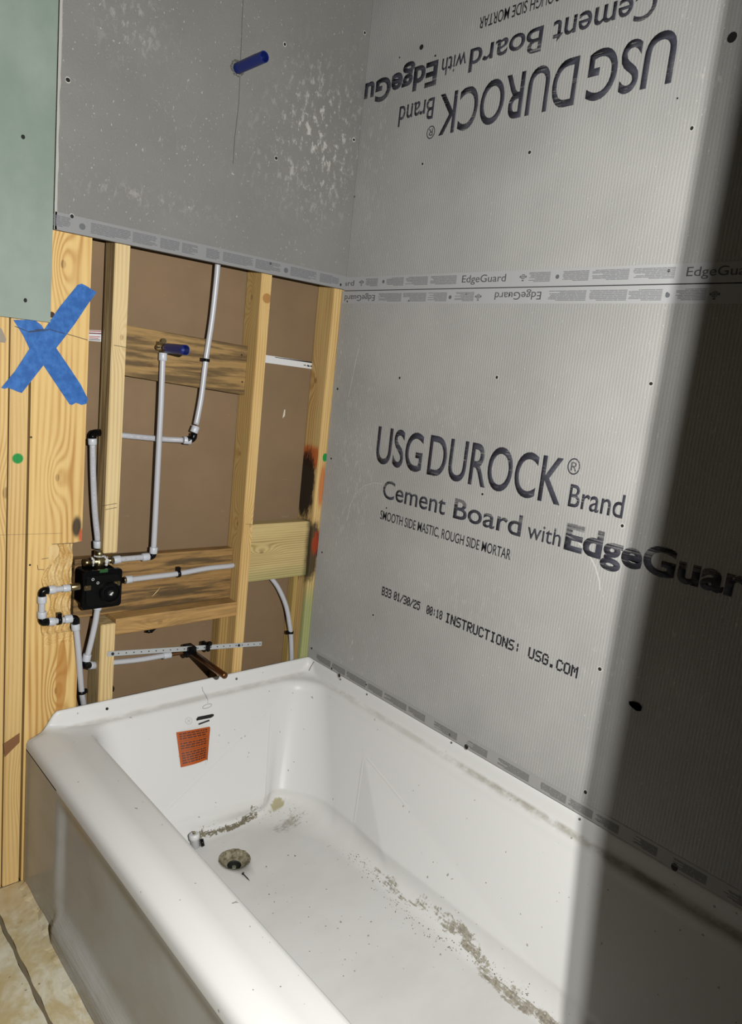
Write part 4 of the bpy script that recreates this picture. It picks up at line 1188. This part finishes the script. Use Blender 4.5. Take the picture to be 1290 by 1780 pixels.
obj('back_box', rounded_plate(vc.x - .001, vc.z, .082, .082, .010, .006, .051), M_black, vr_)
obj('raised_frame', rounded_plate(vc.x, vc.z - .002, .074, .070, .012, -.0065, -.004), simple('black_plastic_matt', (.004, .004, .004), .4, 0, .15), vr_)
kc = V(191, 1030, -.010)
bm = lathe(bmesh.new(), (kc.x, -.006, kc.z), (0, -1, 0), [(0, .0235), (.0085, .0235), (.0095, .0225), (.0095, .0195), (.0060, .0185), (.0055, .0135), (.0075, .0130), (.0078, .001)], 36); guard = obj('guard_ring', bm, M_black, vr_, False)
bm = bmesh.new(); sweep(bm, [Vector((kc.x, -.008, kc.z)), Vector((kc.x, -.0175, kc.z))], [.0075, .0065], 20); obj('cartridge', bm, simple('black_rubber', (.012, .012, .012), .5), guard)
bm = bmesh.new(); bx(bm, kc.x - .0045, kc.x + .0045, -.0195, -.018, kc.z - .0012, kc.z + .0012); bmesh.ops.rotate(bm, verts=bm.verts, cent=(kc.x, -.018, kc.z), matrix=Matrix.Rotation(math.radians(-35), 3, 'Y')); bx(bm, kc.x - .0014, kc.x + .0014, -.0196, -.018, kc.z - .0035, kc.z + .002); obj('stem_mark', bm, M_whitepl, guard)
for (u, v) in ((152, 1022), (203, 1014)):
    q = V(u, v, -.006); bm = bmesh.new(); bx(bm, q.x - .0075, q.x + .0075, -.0085, -.004, q.z - .0055, q.z + .0055, .001); cyl(bm, Vector((q.x, -.008, q.z)), Vector((q.x, -.0105, q.z)), .0035, None, 8); obj('brass_lug', bm, M_brass, vr_)
q = V(180, 992, -.006); tag(box('level_vial', q.x - .009, q.x + .009, -.0085, -.004, q.z - .0035, q.z + .0035, simple('vial_green', srgb(50, 92, 52), .25), vr_), 'green level vial')
for (u, v, r_) in ((162, 1007.5, .0030), (170.5, 1013.5, .0030)):
    q = V(u, v, -.008); bm = bmesh.new(); n = 16
    o_ = [(bm.verts.new((q.x + r_ * math.cos(2*PI*k/n), -.0072, q.z + r_ * math.sin(2*PI*k/n))), bm.verts.new((q.x + r_ * .68 * math.cos(2*PI*k/n), -.0072, q.z + r_ * .68 * math.sin(2*PI*k/n)))) for k in range(n)]
    for k in range(n): bm.faces.new((o_[k][0], o_[(k+1)%n][0], o_[(k+1)%n][1], o_[k][1]))
    obj('white_ring_mark', bm, M_whitepl, vr_)
# brass tee over the valve
tc = V(172, 976, .026)
bt = empty('brass_tee', 'brass three-way fitting with white thread tape on top of the black valve', 'pipe fitting')
bm = bmesh.new(); cyl(bm, tc + Vector((0, 0, -.020)), tc + Vector((0, 0, .012)), .0105, None, 16); cyl(bm, tc + Vector((-.022, 0, 0)), tc + Vector((.020, 0, 0)), .0095, None, 16)
obj('tee_body', bm, M_brass, bt)
bm = bmesh.new(); cyl(bm, tc + Vector((0, 0, .010)), tc + Vector((0, 0, .026)), .0108, None, 6); obj('hex_nut', bm, M_brass, bt)
bm = bmesh.new(); cyl(bm, tc + Vector((-.034, 0, 0)), tc + Vector((-.019, 0, 0)), .0088, None, 6); obj('hex_plug', bm, M_brass, bt)
bm = bmesh.new(); cyl(bm, tc + Vector((.018, 0, 0)), Vector((V(199, 973.5, .028).x, .027, V(199, 973.5, .028).z)), .0062, None, 12); obj('nipple', bm, M_brass, bt)
def lump(c, s, seed):
    bm = bmesh.new(); m_ = bmesh.ops.create_icosphere(bm, subdivisions=3, radius=1.0); rnd = random.Random(seed)
    for v in m_['verts']: v.co = Vector((v.co.x * s[0], v.co.y * s[1], v.co.z * s[2])) * rnd.uniform(.86, 1.12) + c
    return bm
for (dx, dz, s, sd) in ((-.0155, .001, (.0045, .0112, .0105), 1), (.0150, .000, (.0075, .0112, .0110), 2), (0, .0135, (.0118, .0118, .0028), 3)):
    obj('thread_tape', lump(tc + Vector((dx, 0, dz)), s, sd), M_teflon, bt)

# blue capped outlets
def blue_stub(root, base, tip, r=.0112):
    base, tip = Vector(base), Vector(tip); d = (tip - base).normalized()
    bm = bmesh.new(); e = tip
    Ls = (tip - base).length
    lathe(bm, base, d, [(0, r * .9), (.004, r), (Ls - .001, r), (Ls, r * .96), (Ls - .0004, r * .84), (Ls - .022, r * .80), (Ls - .0225, r * .1)])
    return obj('cap_tube', bm, M_blue, root, False)
c1 = empty('blue_pipe_cap', 'blue cap tube poking through the upper grey board', 'pipe cap', 'blue pipe caps')
ub = V(413, 119, 0)
blue_stub(c1, (ub.x, .010, ub.z), (ub.x + .0015, -.104, ub.z + .001))
# torn hole round it
bm = bmesh.new(); rnd = random.Random(6); n = 22; ra = [(.0145 + rnd.uniform(0, .004)) for _ in range(n)]
c0 = Vector((ub.x - .001, -.0009, ub.z))
oo = [(bm.verts.new(c0 + Vector((ra[k] * math.cos(2*PI*k/n), 0, ra[k] * math.sin(2*PI*k/n)))), bm.verts.new(c0 + Vector((.0118 * math.cos(2*PI*k/n), 0, .0118 * math.sin(2*PI*k/n))))) for k in range(n)]
for k in range(n):
    f = bm.faces.new((oo[k][0], oo[(k+1)%n][0], oo[(k+1)%n][1], oo[k][1]))
tag(obj('torn_hole_rim', bm, simple('torn_rim', srgb(96, 94, 88), .9), end_b), 'torn rim round the blue cap')
bm = bmesh.new()
for k in range(16):
    a = rnd.uniform(2.2, 6.0); r_ = rnd.uniform(.0118, .0185)
    m_ = bmesh.ops.create_icosphere(bm, subdivisions=1, radius=rnd.uniform(.0010, .0022)); 
    for v in m_['verts']: v.co += c0 + Vector((r_ * math.cos(a), rnd.uniform(-.001, .001), r_ * math.sin(a)))
obj('torn_hole_crumbs', bm, simple('torn_dark', srgb(150, 148, 140), .9), end_b)['kind'] = 'stuff'
c2 = empty('blue_pipe_cap', 'blue cap tube on a brass elbow, before the weathered block', 'pipe cap', 'blue pipe caps')
lb0 = V(286, 605, YD); blue_stub(c2, (lb0.x, YD - .012, lb0.z), (lb0.x + .001, -.066, lb0.z))
be_ = empty('brass_elbow', 'brass wing elbow screwed to the weathered block, holding the blue cap', 'pipe fitting')
bm = bmesh.new(); cyl(bm, Vector((lb0.x, YD + .012, lb0.z)), Vector((lb0.x, YD - .014, lb0.z)), .0100, None, 16); cyl(bm, Vector((lb0.x, YD, lb0.z)), V(283.5, 615, YD), .0075, None, 12); obj('elbow_body', bm, M_brass, be_)
bm = bmesh.new()
for (dx, dz) in ((-.013, .0), (-.001, .015)):
    cyl(bm, Vector((lb0.x + dx, .040, lb0.z + dz)), Vector((lb0.x + dx, .034, lb0.z + dz)), .0062, None, 14)
bx(bm, lb0.x - .012, lb0.x + .002, .0345, .052, lb0.z - .005, lb0.z + .013)
obj('mounting_wing', bm, M_brass, be_)
bm = bmesh.new(); cyl(bm, Vector((lb0.x - .013, .033, lb0.z)), Vector((lb0.x - .016, .020, lb0.z + .001)), .0018, .0022, 8); obj('screw', bm, M_steel, be_)

# ------------------------------------------------------------------ small sheet things
def sheet_strip(name, label, cat, uvs, y, mat, th=.0006, sub=1, jag=0.0):
    bm = bmesh.new(); bm.faces.new([bm.verts.new(oY(u, v, y)) for u, v in uvs])
    r = bmesh.ops.extrude_face_region(bm, geom=bm.faces[:])
    for v in r['geom']:
        if isinstance(v, bmesh.types.BMVert): v.co.y -= th
    bmesh.ops.recalc_face_normals(bm, faces=bm.faces)
    o = obj(name, bm, mat); return tag(o, label, cat) if cat else o
t1 = sheet_strip('masking_tape', 'blue tape strip of the X running from lower left to upper right', 'tape',
    [(135,495),(142,493),(150,497),(158,502),(168,508),(154,527),(130,563),(111,588),(97,606),(74,637),(56,660),(38,683),(31,681),(24,678),(14,674),(8,676),(2,674),(26,645),(50,608),(80,568),(104,533)], YS - .0012, M_tape)
t2 = sheet_strip('masking_tape', 'blue tape strip of the X running from upper left down to lower right', 'tape',
    [(23,556),(60,556),(72,565),(82,582),(97,604),(118,635),(140,668),(153,694),(150,702),(142,704),(132,700),(125,704),(121,703),(104,678),(76,636),(50,604),(40,583)], YS - .0003, M_tape)
t1['group'] = t2['group'] = 'blue tape strips of the X'
bmw = flat_marks('marker_line', [[P2(25, 567), P2(50, 577), P2(84, 574)], [P2(50, 576), P2(84, 572)], [P2(84, 572), P2(112, 580)]], .0011, YS - .0022, M_ink_solid, t1)
tag(sheet_strip('masking_tape', 'small scrap of grey tape at the left edge below the green board', 'tape', [(-6,565),(3,572),(11,590),(9,596),(-6,594)], YS - .0005, simple('grey_tape', srgb(158, 146, 130), .7)), None)
# white rail label in the right bay
wl = empty('white_strip', 'white plastic strip with small dark print between tall stud and corner stud', 'plastic strip')
YL = YB - .002
def quad(uvs, y, name, mat, parent, th=.0012):
    bm = bmesh.new(); bm.faces.new([bm.verts.new(oY(u, v, y)) for u, v in uvs]); r = bmesh.ops.extrude_face_region(bm, geom=bm.faces[:])
    for v in r['geom']:
        if isinstance(v, bmesh.types.BMVert): v.co.y -= th
    bmesh.ops.recalc_face_normals(bm, faces=bm.faces); return obj(name, bm, mat, parent)
quad([(455, 616), (560, 632), (560, 644), (455, 629.5)], YB - .0004, 'strip', M_whitepl, wl, .0016)
quad([(478, 620.5), (560, 631.5), (560, 634), (478, 621.5)], YB - .0022, 'groove', M_hole, wl, .0003)
quad([(528, 633.8), (532, 634.5), (532, 636), (528, 635.2)], YB - .0022, 'small_print', M_ink_solid, wl, .0003)
quad([(534, 634), (538, 635), (538, 638), (534, 637)], YB - .0022, 'small_print', M_ink_solid, wl, .0003)
quad([(539.5, 635), (549, 636.5), (549, 639), (539.5, 637.8)], YB - .0022, 'small_print', M_ink_solid, wl, .0003)
# little red and white tag in the left bay
rt = empty('small_tag', 'small white tag with red stripes between the wide board and the hanging stud', 'tag')
quad([(153, 573.5), (176, 574.5), (175.5, 594), (153, 592)], YB - .0004, 'card', M_whitepl, rt, .0008)
M_red = simple('tag_red', srgb(176, 60, 52), .6)
quad([(153, 574.5), (176, 575.5), (176, 577), (153, 576)], YB - .0014, 'stripe', M_red, rt, .0002)
quad([(153, 578), (176, 579), (176, 581), (153, 580)], YB - .0014, 'stripe', simple('tag_dark_red', srgb(120, 60, 60), .6), rt, .0002)
for k in range(3): quad([(155, 584 + 2.7*k), (174 - 3*(k % 2), 585 + 2.7*k), (174 - 3*(k % 2), 586.2 + 2.7*k), (155, 585.2 + 2.7*k)], YB - .0014, 'print_line', M_red if k < 2 else M_ink_solid, rt, .0002)
# wood splinter on the plank
sp = empty('wood_splinter', 'pale wood splinter resting on the weathered plank right of the valve', 'splinter')
bm = bmesh.new(); sweep(bm, [V(264, 1037, YU - .001), V(272, 1029, YU - .002), V(278, 1022, YU - .001)], [.0006, .0011, .0004], 6); obj('sliver', bm, simple('splinter_pale', srgb(236, 206, 150), .6), sp)
# pale paint drips on the brown wall
quad([(494,712),(496,712),(495,723),(491,727)], YB - .0002, 'paint_drip', simple('drip_white', srgb(226, 218, 200), .6), wb, .0005)
